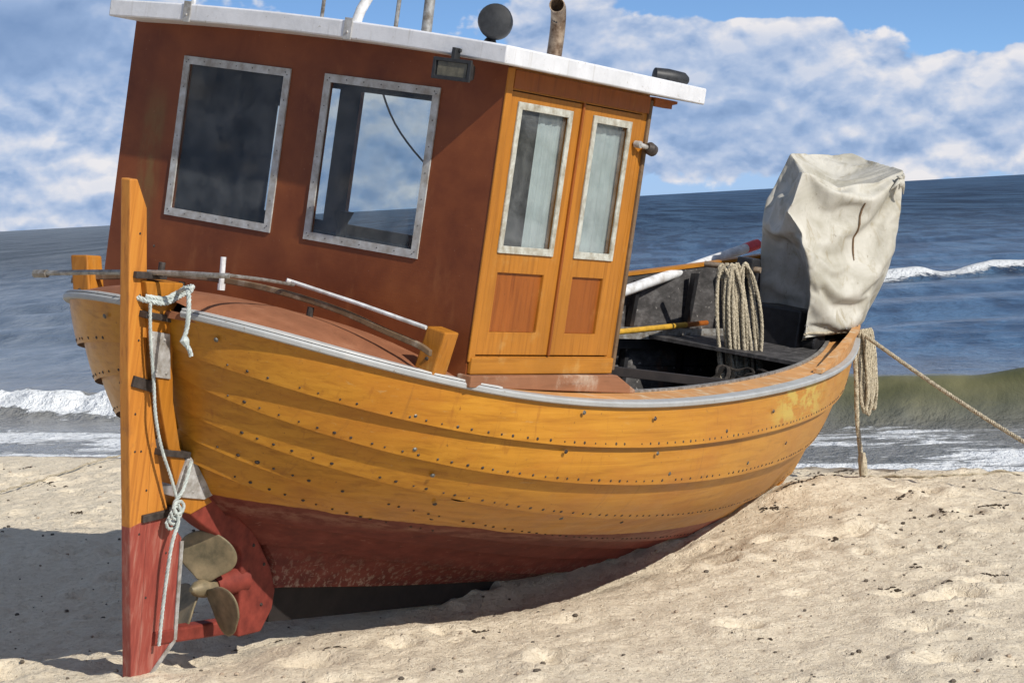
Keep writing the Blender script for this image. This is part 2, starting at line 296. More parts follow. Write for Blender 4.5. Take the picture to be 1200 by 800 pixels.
# ------------------------------------------------------------------ mesh helpers
def link(name, verts, faces, mat, parent=None, smooth=False, mats=None, fm=None):
    me = bpy.data.meshes.new(name); me.from_pydata([tuple(map(float, v)) for v in verts], [], [tuple(map(int, f)) for f in faces]); me.update()
    for m in (mats or [mat]): me.materials.append(m)
    if fm is not None: me.polygons.foreach_set('material_index', fm)
    if smooth: me.polygons.foreach_set('use_smooth', [True] * len(me.polygons))
    o = bpy.data.objects.new(name, me); scene.collection.objects.link(o)
    if parent is not None:
        o.parent = parent
        if parent in OFFS: o.location = OFFS[parent]
    return o
OFFS = {}
class MB:
    def __init__(s): s.v = []; s.f = []; s.m = []
    def add(s, v, f, mi=0):
        b = len(s.v); s.v += [tuple(map(float, p)) for p in v]; s.f += [tuple(i + b for i in q) for q in f]; s.m += [mi] * len(f)
    def box(s, lo, hi, mi=0):
        x0, y0, z0 = lo; x1, y1, z1 = hi
        s.add([(x0, y0, z0), (x1, y0, z0), (x1, y1, z0), (x0, y1, z0), (x0, y0, z1), (x1, y0, z1), (x1, y1, z1), (x0, y1, z1)],
              [(0, 3, 2, 1), (4, 5, 6, 7), (0, 1, 5, 4), (1, 2, 6, 5), (2, 3, 7, 6), (3, 0, 4, 7)], mi)
    def hexa(s, p, mi=0): s.add(p, [(0, 3, 2, 1), (4, 5, 6, 7), (0, 1, 5, 4), (1, 2, 6, 5), (2, 3, 7, 6), (3, 0, 4, 7)], mi)
    def bar(s, a, b, w_, h_, up=(0, 0, 1), mi=0):
        a = Vector(a); b = Vector(b); d = (b - a).normalized(); sd = d.cross(Vector(up)).normalized() * w_ / 2; u = sd.cross(d).normalized() * h_ / 2
        s.hexa([a - sd - u, a + sd - u, b + sd - u, b - sd - u, a - sd + u, a + sd + u, b + sd + u, b - sd + u], mi)
    def tube(s, pts, r, n=8, cap=True, mi=0):
        pts = [Vector(p) for p in pts]; N = len(pts)
        rs = r if isinstance(r, (list, tuple)) else [r] * N
        V = []; F = []; prev = None
        for i, p in enumerate(pts):
            d = (pts[min(i + 1, N - 1)] - pts[max(i - 1, 0)]).normalized()
            if prev is None:
                ref = Vector((0, 0, 1)) if abs(d.z) < .9 else Vector((1, 0, 0)); a = d.cross(ref).normalized()
            else: a = (prev - d * prev.dot(d)).normalized()
            prev = a; b = d.cross(a)
            for k in range(n):
                t = 2 * PI * k / n; V.append(p + (a * math.cos(t) + b * math.sin(t)) * rs[i])
        for i in range(N - 1):
            for k in range(n):
                k2 = (k + 1) % n; F.append((i * n + k, i * n + k2, (i + 1) * n + k2, (i + 1) * n + k))
        if cap: F.append(tuple(range(n - 1, -1, -1))); F.append(tuple((N - 1) * n + k for k in range(n)))
        s.add(V, F, mi)
    def prism(s, poly, axis, lo, hi, mi=0, n_=None):
        """poly: list of 2D points in the other two axes; extruded along axis"""
        def P(a, b, c): return (c, a, b) if axis == 0 else ((a, c, b) if axis == 1 else (a, b, c))
        n = len(poly); V = [P(a, b, lo) for a, b in poly] + [P(a, b, hi) for a, b in poly]
        F = [tuple(range(n)), tuple(range(2 * n - 1, n - 1, -1))] + [(i, i + n, (i + 1) % n + n, (i + 1) % n) for i in range(n)]
        s.add(V, F, mi)
    def rivet(s, p, nrm, r=.006, h=.003, mi=0):
        p = Vector(p); nrm = Vector(nrm).normalized(); a = nrm.cross(Vector((0, 0, 1)));
        if a.length < .1: a = Vector((1, 0, 0))
        a.normalize(); b = nrm.cross(a); n = 7
        V = [p + (a * math.cos(2 * PI * k / n) + b * math.sin(2 * PI * k / n)) * r - nrm * .001 for k in range(n)]
        V += [p + (a * math.cos(2 * PI * k / n) + b * math.sin(2 * PI * k / n)) * r * .6 + nrm * h for k in range(n)]
        F = [(k, (k + 1) % n, (k + 1) % n + n, k + n) for k in range(n)] + [tuple(range(n, 2 * n))]
        s.add(V, F, mi)
    def build(s, name, mat, parent=None, smooth=False, bev=0., mats=None, seg=2, ang=35):
        o = link(name, s.v, s.f, mat, parent, False, mats, s.m if mats else None)
        bm = bmesh.new(); bm.from_mesh(o.data); bmesh.ops.recalc_face_normals(bm, faces=bm.faces)
        bm.to_mesh(o.data); bm.free()
        if smooth: o.data.polygons.foreach_set('use_smooth', [True] * len(o.data.polygons))
        if smooth == 'auto':
            o.data.set_sharp_from_angle(angle=math.radians(ang))
        if bev:
            b = o.modifiers.new('bevel', 'BEVEL'); b.width = bev; b.segments = seg; b.limit_method = 'ANGLE'; b.angle_limit = math.radians(35)
        return o
def tag(o, label, cat, group=None, kind=None):
    if kind: o['kind'] = kind
    if label: o['label'] = label
    if cat: o['category'] = cat
    if group: o['group'] = group
    return o
def smoothpath(pts, n=8):
    """Catmull-Rom through points"""
    P = [Vector(p) for p in pts]; P = [P[0] * 2 - P[1]] + P + [P[-1] * 2 - P[-2]]; out = []
    for i in range(1, len(P) - 2):
        a, b, c, d = P[i - 1:i + 3]
        for k in range(n):
            t = k / n; out.append(.5 * ((2 * b) + (c - a) * t + (2 * a - 5 * b + 4 * c - d) * t * t + (3 * b - a - 3 * c + d) * t ** 3))
    out.append(P[-2]); return out
def twisted(path, r, turns, strands=3, n=6):
    """laid rope: strands wound round a path"""
    mb = MB(); path = [Vector(p) for p in path]; L = [0]
    for i in range(1, len(path)): L.append(L[-1] + (path[i] - path[i - 1]).length)
    m = max(8, int(L[-1] / (r * .9))); m = min(m, 900)
    q = np.linspace(0, L[-1], m); A = np.array([list(p) for p in path]); C = np.stack([np.interp(q, L, A[:, k]) for k in range(3)], -1)
    T = np.gradient(C, axis=0); T /= np.linalg.norm(T, axis=1)[:, None] + 1e-9
    a = np.cross(T[0], [0, 0, 1.]);
    if np.linalg.norm(a) < .1: a = np.array([1., 0, 0])
    fr = []
    for i in range(m):
        a = a - T[i] * (a @ T[i]); a /= np.linalg.norm(a); fr.append((a.copy(), np.cross(T[i], a)))
    for k in range(strands):
        ph = 2 * PI * k / strands
        pts = [C[i] + (fr[i][0] * math.cos(ph + turns * q[i]) + fr[i][1] * math.sin(ph + turns * q[i])) * r * .48 for i in range(m)]
        mb.tube(pts, r * .58, n)
    return mb

# ------------------------------------------------------------------ numpy noise for terrain and water
_tab = rng.random((256, 256))
def vnoise(x, y):
    xi = np.floor(x).astype(int); yi = np.floor(y).astype(int); fx = x - xi; fy = y - yi
    fx = fx * fx * fx * (fx * (fx * 6 - 15) + 10); fy = fy * fy * fy * (fy * (fy * 6 - 15) + 10)
    a = _tab[xi % 256, yi % 256]; b = _tab[(xi + 1) % 256, yi % 256]; c = _tab[xi % 256, (yi + 1) % 256]; d = _tab[(xi + 1) % 256, (yi + 1) % 256]
    return (a * (1 - fx) + b * fx) * (1 - fy) + (c * (1 - fx) + d * fx) * fy
def fbm(x, y, o=4, g=.5):
    s = 0; a = 1; t = 0
    for k in range(o):
        s = s + a * (vnoise(x * 2 ** k + 17.3 * k, y * 2 ** k - 9.1 * k) - .5); t += a; a *= g
    return s / t
SA = np.array([3.66, 16.4]); ST = np.array([.849, -.529]); SN = np.array([.529, .849]); SEA = -.12
def shore(x, y):
    return (x - SA[0]) * ST[0] + (y - SA[1]) * ST[1], (x - SA[0]) * SN[0] + (y - SA[1]) * SN[1]
_nd = 620
_dx = rng.uniform(-6.5, 7.5, _nd); _dy = rng.uniform(8.2, 20, _nd); _dr = rng.uniform(.04, .14, _nd); _dd = rng.uniform(.012, .05, _nd)
def ground(x, y):
    x = np.asarray(x, float); y = np.asarray(y, float)
    a, s = shore(x, y)
    z = .05 * fbm(x * .35, y * .35, 3) + .035 * fbm(x * 1.3 + 5, y * 1.3, 4) + .02 * fbm(x * 4.1, y * 4.1 + 9, 4, .6)
    near = np.exp(-((x / 9) ** 4)) * np.exp(-(((y - 13) / 8) ** 4))
    z = z + near * (.034 * fbm(x * 8.5 + 3, y * 8.5, 3, .6) + .020 * fbm(x * 22, y * 22 + 3, 2))
    s2 = s + .25 * fbm(a * .4, s * 0, 3)
    slope = np.clip((s2 + 1.1) / 1.1, 0, None); z = z * np.clip(1.2 - slope, .15, 1) - .135 * slope ** 1.6 * (slope < 6) - (slope >= 6) * (.135 * 6 ** 1.6)
    z = np.maximum(z, -2.5)
    def blob(cx, cy, rx, ry, h, rot=0.):
        c, sn = math.cos(rot), math.sin(rot); u = (x - cx) * c + (y - cy) * sn; v = -(x - cx) * sn + (y - cy) * c
        return h * np.exp(-((u / rx) ** 2 + (v / ry) ** 2))
    z = z + blob(-2.75, 12.3, 1.2, 1.5, -.16) + blob(-1.45, 10.75, .30, .5, -.06)      # hollow dug out behind the stern
    z = z + blob(-.35, 11.9, .9, .35, -.14, .95) + blob(-2.7, 10.6, .5, .18, .05, .2) + blob(-.7, 10.9, .7, .22, .05, .3)
    z = z + blob(.55, 12.9, 1.3, .45, -.15, .95) + blob(1.55, 13.2, .7, .16, .02, .95) + blob(2.0, 14.9, .5, .25, .10, .9) + blob(2.2, 14.3, .8, .5, .03, .8)
    return z
def dimple(x, y, z):
    for i in range(_nd):
        m = (np.abs(x - _dx[i]) < .45) & (np.abs(y - _dy[i]) < .45)
        if m.any():
            r2 = ((x[m] - _dx[i]) ** 2 + (y[m] - _dy[i]) ** 2) / _dr[i] ** 2
            z[m] += _dd[i] * (-np.exp(-r2) + .55 * np.exp(-(np.sqrt(r2) - 1.5) ** 2 * 3))
    return z
def gridmesh(name, X, Y, Z, mat, attrs=None):
    ny, nx = X.shape; V = np.stack([X, Y, Z], -1).reshape(-1, 3)
    me = bpy.data.meshes.new(name); idx = np.arange(nx * ny).reshape(ny, nx)
    F = np.stack([idx[:-1, :-1], idx[:-1, 1:], idx[1:, 1:], idx[1:, :-1]], -1).reshape(-1, 4)
    me.vertices.add(len(V)); me.vertices.foreach_set('co', V.ravel()); me.loops.add(F.size); me.loops.foreach_set('vertex_index', F.ravel())
    me.polygons.add(len(F)); me.polygons.foreach_set('loop_start', np.arange(0, F.size, 4)); me.polygons.foreach_set('loop_total', np.full(len(F), 4))
    me.polygons.foreach_set('use_smooth', np.ones(len(F), bool)); me.update(); me.validate()
    for k, a in (attrs or {}).items():
        at = me.attributes.new(k, 'FLOAT', 'POINT'); at.data.foreach_set('value', a.ravel().astype(np.float32))
    me.materials.append(mat); o = bpy.data.objects.new(name, me); scene.collection.objects.link(o); return o
def stretch(lo, hi, step, far, g=1.25):
    c = np.arange(lo, hi, step); out = []; d = step
    p = c[-1]
    while p < far: d *= g; p += d; out.append(p)
    lo_ = []; d = step; p = c[0]
    while p > -far: d *= g; p -= d; lo_.append(p)
    return np.concatenate([lo_[::-1], c, out])

# ------------------------------------------------------------------ sand
def sandmat():
    m, t, bs, P = newmat('beach_sand')
    n = t.noise(P, 1.3, 5, .6, .3); k = t.noise(P, 22, 6, .7); f = t.noise(P, 160, 3, .8)
    c = t.ramp(k, [(.25, (.56, .47, .34)), (.5, (.72, .625, .475)), (.75, (.80, .71, .56))])
    c = t.mix(t.ms(n, .45, .7, 0, .5), c, (.62, .53, .40, 1))
    c = t.mix(t.ms(f, .62, .74, 0, .35), c, (.22, .17, .12, 1)); c = t.mix(t.ms(f, .40, .28, 0, .35), c, (.68, .60, .48, 1))
    pk = t.noise(P, 34, 3, .7, .4); c = t.mix(t.ms(pk, .55, .68, 0, .30), c, (.46, .375, .27, 1)); pf = t.noise(P, 85, 2, .7); c = t.mix(t.ms(pf, .62, .72, 0, .30), c, (.36, .285, .20, 1))  # pk: shade of the small pits put into the sand colour
    d = t.noise(P, 45, 2, .6); c = t.mix(t.ms(d, .70, .76, 0, .55), c, (.15, .11, .07, 1))
    # wet by the water: lower sand is darker because it is soaked
    s = t.node('ShaderNodeSeparateXYZ'); t.link(P, s.inputs[0])
    sd = t.math('ADD', t.math('MULTIPLY', t.math('SUBTRACT', s.outputs[0], 3.66), .529), t.math('MULTIPLY', t.math('SUBTRACT', s.outputs[1], 16.4), .849))
    wet = t.ms(t.math('ADD', sd, t.math('MULTIPLY', t.noise(P, .8, 3), .6)), -.5, -.05)
    c = t.mix(wet, c, (.21, .165, .12, 1)); t.link(c, bs.inputs['Base Color'])
    t.link(t.mix(wet, .92, .3, 'FLOAT'), bs.inputs['Roughness']); bs.inputs['Specular IOR Level'].default_value = .25
    h = t.math('SUBTRACT', t.math('ADD', t.math('MULTIPLY', k, 1.0), t.math('MULTIPLY', f, .25)), t.math('MULTIPLY', t.ms(pk, .5, .7), .35)); bump(t, bs, h, .7, .03); return m
gx = stretch(-6.5, 7.5, .034, 400); gy = stretch(7.8, 20.5, .034, 400)
GX, GY = np.meshgrid(gx, gy); GZ = dimple(GX, GY, ground(GX, GY))
sand = gridmesh('beach', GX, GY, GZ, sandmat()); sand['kind'] = 'structure'; sand['label'] = 'pale trampled beach sand under the boat'; sand['category'] = 'beach'
def gz(x, y): return float(dimple(np.array([x]), np.array([y]), ground(np.array([x]), np.array([y])))[0])

# ------------------------------------------------------------------ sea
def seamat():
    m, t, bs, P = newmat('baltic_sea_water')
    s = t.node('ShaderNodeSeparateXYZ'); t.link(P, s.inputs[0]); a_, s_, z_ = s.outputs
    at = t.node('ShaderNodeAttribute', attribute_name='foam'); ag = t.node('ShaderNodeAttribute', attribute_name='green')
    geo = t.node('ShaderNodeNewGeometry'); gs = t.node('ShaderNodeSeparateXYZ'); t.link(geo.outputs['Position'], gs.inputs[0])
    Q = geo.outputs['Position']
    # stretched noises: crests run roughly across the view of the shore
    R = t.mapping(Q, rot=(0, 0, math.radians(14)))
    n1 = t.noise(t.mapping(R, scale=(1.25, .55, 1)), 1.1, 6, .64, .3); n2 = t.noise(t.mapping(R, scale=(3.4, 2.6, 1)), 1.7, 5, .65, .2)
    n3 = t.noise(t.mapping(R, scale=(.8, .12, 1)), 1.0, 5, .6); n4 = t.noise(t.mapping(Q, scale=(.30, .020, 1)), 1.0, 5, .65); n5 = t.noise(t.mapping(Q, scale=(.08, .0022, 1)), 1.0, 5, .7)
    n3 = t.noise(t.mapping(Q, scale=(1.0, .18, 1)), 1.0, 5, .62, .3)
    TX = t.mix(t.ms(gs.outputs[1], 25, 70), t.mix(.5, n1, n3, 'FLOAT'), n3, 'FLOAT'); TX = t.mix(t.ms(gs.outputs[1], 90, 220), TX, n4, 'FLOAT'); TX = t.mix(t.ms(gs.outputs[1], 350, 1200), TX, n5, 'FLOAT')
    deep = t.ramp(TX, [(.41, (.010, .027, .062)), (.49, (.027, .066, .130)), (.57, (.065, .13, .22))])
    # paler and greyer to the west: the sky's reflection put into the water colour
    azr = t.math('DIVIDE', gs.outputs[0], t.math('MAXIMUM', gs.outputs[1], 1.0))
    west = t.ms(azr, .02, -.20, 0, .9)
    c = t.mix(west, deep, t.mix(t.ms(TX, .4, .6), (.12, .145, .17, 1), (.23, .255, .28, 1)))
    shallow = t.ms(t.math('ADD', gs.outputs[1], t.math('MULTIPLY', gs.outputs[0], .62)), 34, 22)
    c = t.mix(t.math('MULTIPLY', shallow, .8), c, (.25, .24, .22, 1))
    c = t.mix(t.math('MULTIPLY', ag.outputs['Fac'], .95), c, t.mix(t.ms(t.noise(Q, .9, 3), .38, .62), (.06, .063, .022, 1), (.15, .14, .065, 1)))
    fn = t.noise(t.mapping(R, scale=(1, 2.2, 1)), 2.6, 6, .7, .8); fn2 = t.noise(Q, 16, 4, .7)
    fo = t.ms(t.math('ADD', t.math('MULTIPLY', at.outputs['Fac'], 1.25), t.math('ADD', t.math('MULTIPLY', t.math('SUBTRACT', fn, .5), 1.6), t.math('MULTIPLY', t.math('SUBTRACT', fn2, .5), .5))), .48, .72)
    fo = t.math('MULTIPLY', fo, t.ms(at.outputs['Fac'], .02, .12))
    c = t.mix(fo, c, (.80, .82, .83, 1)); t.link(c, bs.inputs['Base Color'])
    t.link(t.mix(fo, t.ms(gs.outputs[1], 20, 200, .16, .4), .8, 'FLOAT'), bs.inputs['Roughness']); bs.inputs['IOR'].default_value = 1.33; t.link(t.ms(gs.outputs[1], 25, 160, .36, .12), bs.inputs['Specular IOR Level'])
    far = t.ms(gs.outputs[1], 20, 200, 1.0, 6.0)
    b0 = t.node('ShaderNodeBump'); b0.inputs['Strength'].default_value = 1.0; b0.inputs['Distance'].default_value = .22; t.link(t.math('MULTIPLY', t.math('MULTIPLY', t.math('SUBTRACT', 1.0, t.math('MULTIPLY', ag.outputs['Fac'], .85)), far), t.math('ADD', n1, t.math('MULTIPLY', TX, t.ms(gs.outputs[1], 30, 120, .3, 3.0)))), b0.inputs['Height'])
    b1 = t.node('ShaderNodeBump'); b1.inputs['Strength'].default_value = 1.0; b1.inputs['Distance'].default_value = .075; t.link(t.math('MULTIPLY', t.math('MULTIPLY', n2, t.ms(gs.outputs[1], 18, 60, 1.0, 2.2)), t.math('SUBTRACT', 1.0, t.math('MULTIPLY', ag.outputs['Fac'], .85))), b1.inputs['Height']); t.link(b0.outputs[0], b1.inputs['Normal'])
    b2 = t.node('ShaderNodeBump'); b2.inputs['Strength'].default_value = .9; t.link(t.math('MULTIPLY', fo, t.math('ADD', fn2, .4)), b2.inputs['Height']); b2.inputs['Distance'].default_value = .05; t.link(b1.outputs[0], b2.inputs['Normal'])
    t.link(b2.outputs[0], bs.inputs['Normal']); return m
sa = stretch(-26, 12, .085, 12000, 1.35); ss_ = [-2.0]; d = .05
while ss_[-1] < 12000:
    ss_.append(ss_[-1] + d)
    if ss_[-1] > 6: d = min(d * 1.008, 1e9) if ss_[-1] < 60 else d * 1.3
ss_ = np.array(ss_)
A_, S_ = np.meshgrid(sa, ss_)
WX = SA[0] + A_ * ST[0] + S_ * SN[0]; WY = SA[1] + A_ * ST[1] + S_ * SN[1]
def wave(A, S, X, Y):
    far = np.exp(-np.maximum(S, 0) / 160.); inner = np.clip(S / 2.5, 0, 1)
    z = SEA + inner * far * (.045 * fbm(A * .35 + 40, S * .9, 4) + .02 * fbm(A * 1.6, S * 3.4, 3))
    # swells
    ph = X * .05 + Y + .9 * fbm(X * .12, Y * .2, 2) * 4
    sw = np.sin(ph * 2 * PI / 7.5) * np.clip((S - 7) / 10, 0, 1) * (.10 + .25 * fbm(X * .09 + 8, Y * .05, 3)) * far
    z = z + sw
    # inshore breaker
    s0 = 4.25 + .5 * fbm(A * .25 + 3, A * 0, 2) * 2
    d = S - s0; prof = np.where(d < 0, np.exp(-(d / .42) ** 2), np.exp(-(d / 1.15) ** 2))
    broken = 1 / (1 + np.exp((A + 9.2) / .5)); amp = .34 * (1 + .5 * fbm(A * .22 + 11, A * 0 + 2, 2) + .45 * fbm(A * .9 + 5, A * 0 + 7, 3)) * (1 - .5 * broken); z = z + amp * prof - .05 * np.exp(-((d + 1.1) / .6) ** 2)
    z = z + broken * np.exp(-((d + .15) / .5) ** 2) * (.34 * fbm(A * 2.6, S * 2.2, 4, .7) + .01)
    foam = broken * np.where(d < 0, np.exp(-((d + .1) / (.62 + .9 * fbm(A * .9, A * 0 + 3, 3))) ** 4), np.exp(-(d / .2) ** 2)) * 1.1
    foam = foam + (1 - broken) * (.16 * np.exp(-((d - .1) / .25) ** 2) + .30 * np.clip(fbm(A * .8 + 3, S * 1.2, 3), 0, 1) * np.exp(-((d + .3) / .6) ** 2))
    green = (1 - broken * .8) * np.where(d < 0, np.exp(-((d + .1) / (.62 + .6 * fbm(A * .8, A * 0, 3))) ** 2), np.exp(-(d / .3) ** 2)) 
    # swash zone with lacing foam
    foam = foam + np.clip(1 - np.abs(S - 1.2) / 2.6, 0, 1) ** .5 * (.50 + 1.1 * fbm(A * .55, S * 1.7, 3)) * (S < 3.9)
    edge = np.exp(-((S - .18 - .25 * fbm(A * .4, A * 0, 3)) / .12) ** 2); foam = foam + edge * .35
    # farther line of breaking water on the right, and a small one behind it
    yb = 50.5 + .22 * (X - 8) + 1.2 * fbm(X * .25, X * 0, 2); e = Y - yb
    br = 1 / (1 + np.exp(-(X - 6.5) / .5)); pr = np.where(e < 0, np.exp(-(e / .5) ** 2), np.exp(-(e / 1.5) ** 2))
    z = z + (.20 + .3 * fbm(X * .8, X * 0 + 5, 3)) * pr * (br * .75 + .25); foam = foam + 1.25 * br * np.exp(-((e + .1) / .5) ** 2) * (.62 + fbm(X * .5, X * 0, 3))
    foam = foam + .33 * np.exp(-((e + 1.6) / .8) ** 2) * br * (.5 + fbm(X * .9, Y * .9, 3))
    return z, np.clip(foam, 0, 1.5), np.clip(green, 0, 1)
WZ, FO, GR = wave(A_, S_, WX, WY)
sea = gridmesh('sea', WX, WY, WZ, seamat(), {'foam': FO, 'green': GR}); sea['kind'] = 'structure'; sea['label'] = 'blue grey sea with breaking waves'; sea['category'] = 'sea'

# ------------------------------------------------------------------ the boat's own frame
RB = Matrix(((0.5354350853393317, -0.8214322046801023, 0.19636293566263793), (0.8398452327866118, 0.5424200163478474, -0.020988349882799143), (-0.0892706802554143, 0.17615237432287895, 0.9803066289009515)))
TB = Vector((-0.20264644544039834, 10.151393979834143, -0.6721128625965895 + EYE))
OFF = Vector((2.5, 1.115, -1.7))           # the root stands at the keel amidships
boat = bpy.data.objects.new('fishing_boat', None); scene.collection.objects.link(boat)
BM = Matrix.Translation(TB) @ RB.to_4x4(); boat.matrix_world = BM @ Matrix.Translation(OFF); boat.empty_display_size = .3
OFFS[boat] = -OFF
tag(boat, 'varnished clinker fishing boat with red bottom and brown wheelhouse, beached and leaning on the sand', 'boat')
def W(p): return BM @ Vector(p)
YC = 1.115
HP = dict(xs=-.845, xb=6.641, B=1.3227, e1=.3752, e1l=.3497, e2=.8402, e2l=.755, p=3.5027, q=1.5091, zs0=.0137, zs1=-.4312, zs2=.0373, zk0=-.8705, zk1=-.7429, ss=.261, sb=.4505, sbp=1.4325, sx=.2079, sy=-.0364)
def surf0(xi, t, side=1):
    xi = np.asarray(xi, float); t = np.asarray(t, float); P = HP
    zs = P['zs0'] + P['zs1'] * 4 * xi * (1 - xi) + P['zs2'] * xi + P['sx'] * 16 * xi ** 2 * (1 - xi) ** 2 + P['sy'] * xi * (1 - xi) * (1 - 2 * xi) * 8
    zk = P['zk0'] + P['zk1'] * xi; z = zk + t * (zs - zk); u = np.clip(1 - t, 0, 1)
    xa = P['xs'] + P['ss'] * u * 1.6; xf = P['xb'] - P['sb'] * u - P['sbp'] * u ** 3; x = xa + xi * (xf - xa)
    e1 = P['e1'] + P['e1l'] * u ** 1.5; e2 = P['e2'] + P['e2l'] * u ** 1.5; m = e1 / (e1 + e2)
    xc = np.clip(xi, 1e-6, 1 - 1e-6)
    pl = xc ** e1 * (1 - xc) ** e2 / (m ** e1 * (1 - m) ** e2); pl = pl * np.clip(xi / 1e-3, 0, 1) * np.clip((1 - xi) / 1e-3, 0, 1)
    b = P['B'] * np.clip(1 - u ** P['p'], 0, 1) ** (1 / P['q'])
    return np.stack([x, YC - side * (pl * b), z], -1)
TBK = [.2687, .2293, .2012, .1736, .1435, .1151, .10, .095, .09, .09, .095, .11, .12]
KX = [0.0, 0.004, 0.015, 0.035, 0.07, 0.12, 0.2, 0.3, 0.45, 0.6, 0.75, 0.9, 1.0]
def tbf(xi): return np.interp(np.asarray(xi) ** .4, np.array(KX) ** .4, TBK)
def surf(xi, t, side=1):
    xi = np.atleast_1d(np.asarray(xi, float)); t = np.atleast_1d(np.asarray(t, float)); xi, t = np.broadcast_arrays(xi, t)
    tb = tbf(xi); up = surf0(xi, np.maximum(t, tb), side); f = np.clip(1 - t / tb, 0, 1)[:, None]
    P0 = surf0(xi, tb, side); T_ = P0 - surf0(xi, tb + .02, side); T_ /= np.linalg.norm(T_, axis=1)[:, None] + 1e-9
    b0 = surf0(xi, np.zeros_like(xi), side); x3 = b0[:, 0] + .64 * (1 - xi) ** 5; z3 = np.minimum(b0[:, 2] - .02, -1.305 - .055 * x3)
    hw = .045 * np.clip(xi / .01, 0, 1) * np.clip((1 - xi) / .01, 0, 1)
    P3 = np.stack([x3, YC - side * hw, z3], -1); L = np.linalg.norm(P3 - P0, axis=1)[:, None]
    fl = np.clip((xi - .15) / .35, 0, 1) * np.clip((1 - xi) / .2, 0, 1); wid = (P0[:, 1] - P3[:, 1])
    P1 = P0 + T_ * L * .38; P2 = P3 + np.stack([np.zeros_like(xi), wid * (.08 + .42 * fl), L[:, 0] * (.34 - .26 * fl)], -1)
    lo = (1 - f) ** 3 * P0 + 3 * (1 - f) ** 2 * f * P1 + 3 * (1 - f) * f ** 2 * P2 + f ** 3 * P3
    return np.where((t >= tb)[:, None], up, lo)
def snorm(xi, t, side):
    xi, t = np.broadcast_arrays(np.atleast_1d(xi), np.atleast_1d(t))
    e = 1e-3; a0 = np.clip(xi - e, 0.001, .999); a1 = np.clip(xi + e, 0.001, .999); t0 = np.clip(t - e, 0.01, 1); t1 = np.clip(t + e, 0.01, 1)
    du = surf(a1, t, side) - surf(a0, t, side); dv = surf(xi, t1, side) - surf(xi, t0, side); n = np.cross(du, dv) * side
    return n / (np.linalg.norm(n, axis=-1, keepdims=True) + 1e-12)
KX = [0.0, 0.004, 0.015, 0.035, 0.07, 0.12, 0.2, 0.3, 0.45, 0.6, 0.75, 0.9, 1.0]
LAPS = [[1.0] * 13,
 [0.8354, 0.8014, 0.7831, 0.7696, 0.7602, 0.7565, 0.759, 0.7676, 0.7839, 0.8005, 0.8159, 0.8294, 0.8371],
 [0.7088, 0.6456, 0.6102, 0.583, 0.5615, 0.5491, 0.5454, 0.5514, 0.5677, 0.5861, 0.6033, 0.6181, 0.6262],
 [0.5357, 0.4797, 0.4452, 0.4154, 0.3872, 0.3645, 0.3453, 0.3345, 0.3316, 0.3374, 0.3483, 0.3627, 0.3737],
 [0.4009, 0.3521, 0.3192, 0.2878, 0.2548, 0.2243, 0.1931, 0.1691, 0.1508, 0.1459, 0.1508, 0.1634, 0.1754],
 TBK, [x * .66 for x in TBK], [x * .33 for x in TBK], [0.0] * 13]
XI = (1 - np.cos(np.linspace(0, PI, 110))) / 2; XI = XI[1:-1]
XI = np.concatenate([[.0, .0006], XI, [.9994, 1.0]])
def lapt(k, xi): return np.interp(np.asarray(xi) ** .4, np.array(KX) ** .4, LAPS[k])

# hull skin: overlapping strakes
hb = MB(); NX = len(XI)
for side in (1, -1):
    for k in range(8):
        t0 = lapt(k, XI); t1 = lapt(k + 1, XI); rows = []
        NS = 5 if k < 5 else 3
        for j in range(NS):
            f = j / (NS - 1); t = t0 + (t1 - t0) * f; P_ = surf(XI, t, side); n = snorm(XI, np.clip(t, .012, 1), side)
            off = (.001 + .034 * f) * (np.clip(XI / .0015, .2, 1) * np.clip((1 - XI) / .01, .15, 1))[:, None]
            rows.append(P_ + n * off)
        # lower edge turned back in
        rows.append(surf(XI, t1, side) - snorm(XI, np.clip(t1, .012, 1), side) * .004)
        V = np.concatenate(rows); F = []
        for j in range(len(rows) - 1):
            for i in range(NX - 1):
                q = (j * NX + i, j * NX + i + 1, (j + 1) * NX + i + 1, (j + 1) * NX + i); F.append(q if side == 1 else q[::-1])
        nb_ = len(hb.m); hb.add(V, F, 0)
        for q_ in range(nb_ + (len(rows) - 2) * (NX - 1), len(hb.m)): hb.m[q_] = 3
    # rivets along the laps (surface detail of the planking)
    for k in range(1, 6):
        xs_ = np.linspace(.004, .985, 400); q = surf(xs_, lapt(k, xs_), side); L = np.concatenate([[0], np.cumsum(np.linalg.norm(np.diff(q, axis=0), axis=1))])
        for l in np.arange(.05, L[-1], .083):
            if random.random() < .06: continue
            l += random.uniform(-.014, .014); xi = float(np.interp(l, L, xs_)); tt = float(lapt(k, xi)) + .02
            P_ = surf(xi, tt, side)[0]; n = snorm(np.array([xi]), np.array([max(tt, .012)]), side)[0]
            if k == 5 and xi > .2: continue
            hb.rivet(P_ + n * .0315, n, random.choice([.0055, .007, .008, .0095]), .003, 1)
    bolts = [(.0035, .93), (.08, .79), (.085, .60), (.105, .47), (.13, .30), (.215, .955), (.2, .72), (.30, .93), (.31, .73), (.34, .61), (.155, .20), (.36, .30), (.52, .90), (.5, .63), (.6, .70), (.02, .33), (.26, .31), (.42, .83)]
    for xi, tt in bolts:
        P_ = surf(xi, tt, side)[0]; n = snorm(np.array([xi]), np.array([tt]), side)[0]; hb.rivet(P_ + n * .027, n, .0125, .005, 2 if random.random() < .5 else 1)
hull = link('hull', hb.v, hb.f, None, boat, False, [M['hull'], M['rivet'], M['boltgrey'], simple('lap_edge_shade', (.09, .045, .018), .8)], hb.m)  # last slot: shadow under each lap put into the edge colour
hull['label'] = 'overlapping varnished planks with rivets, painted red below the waterline'
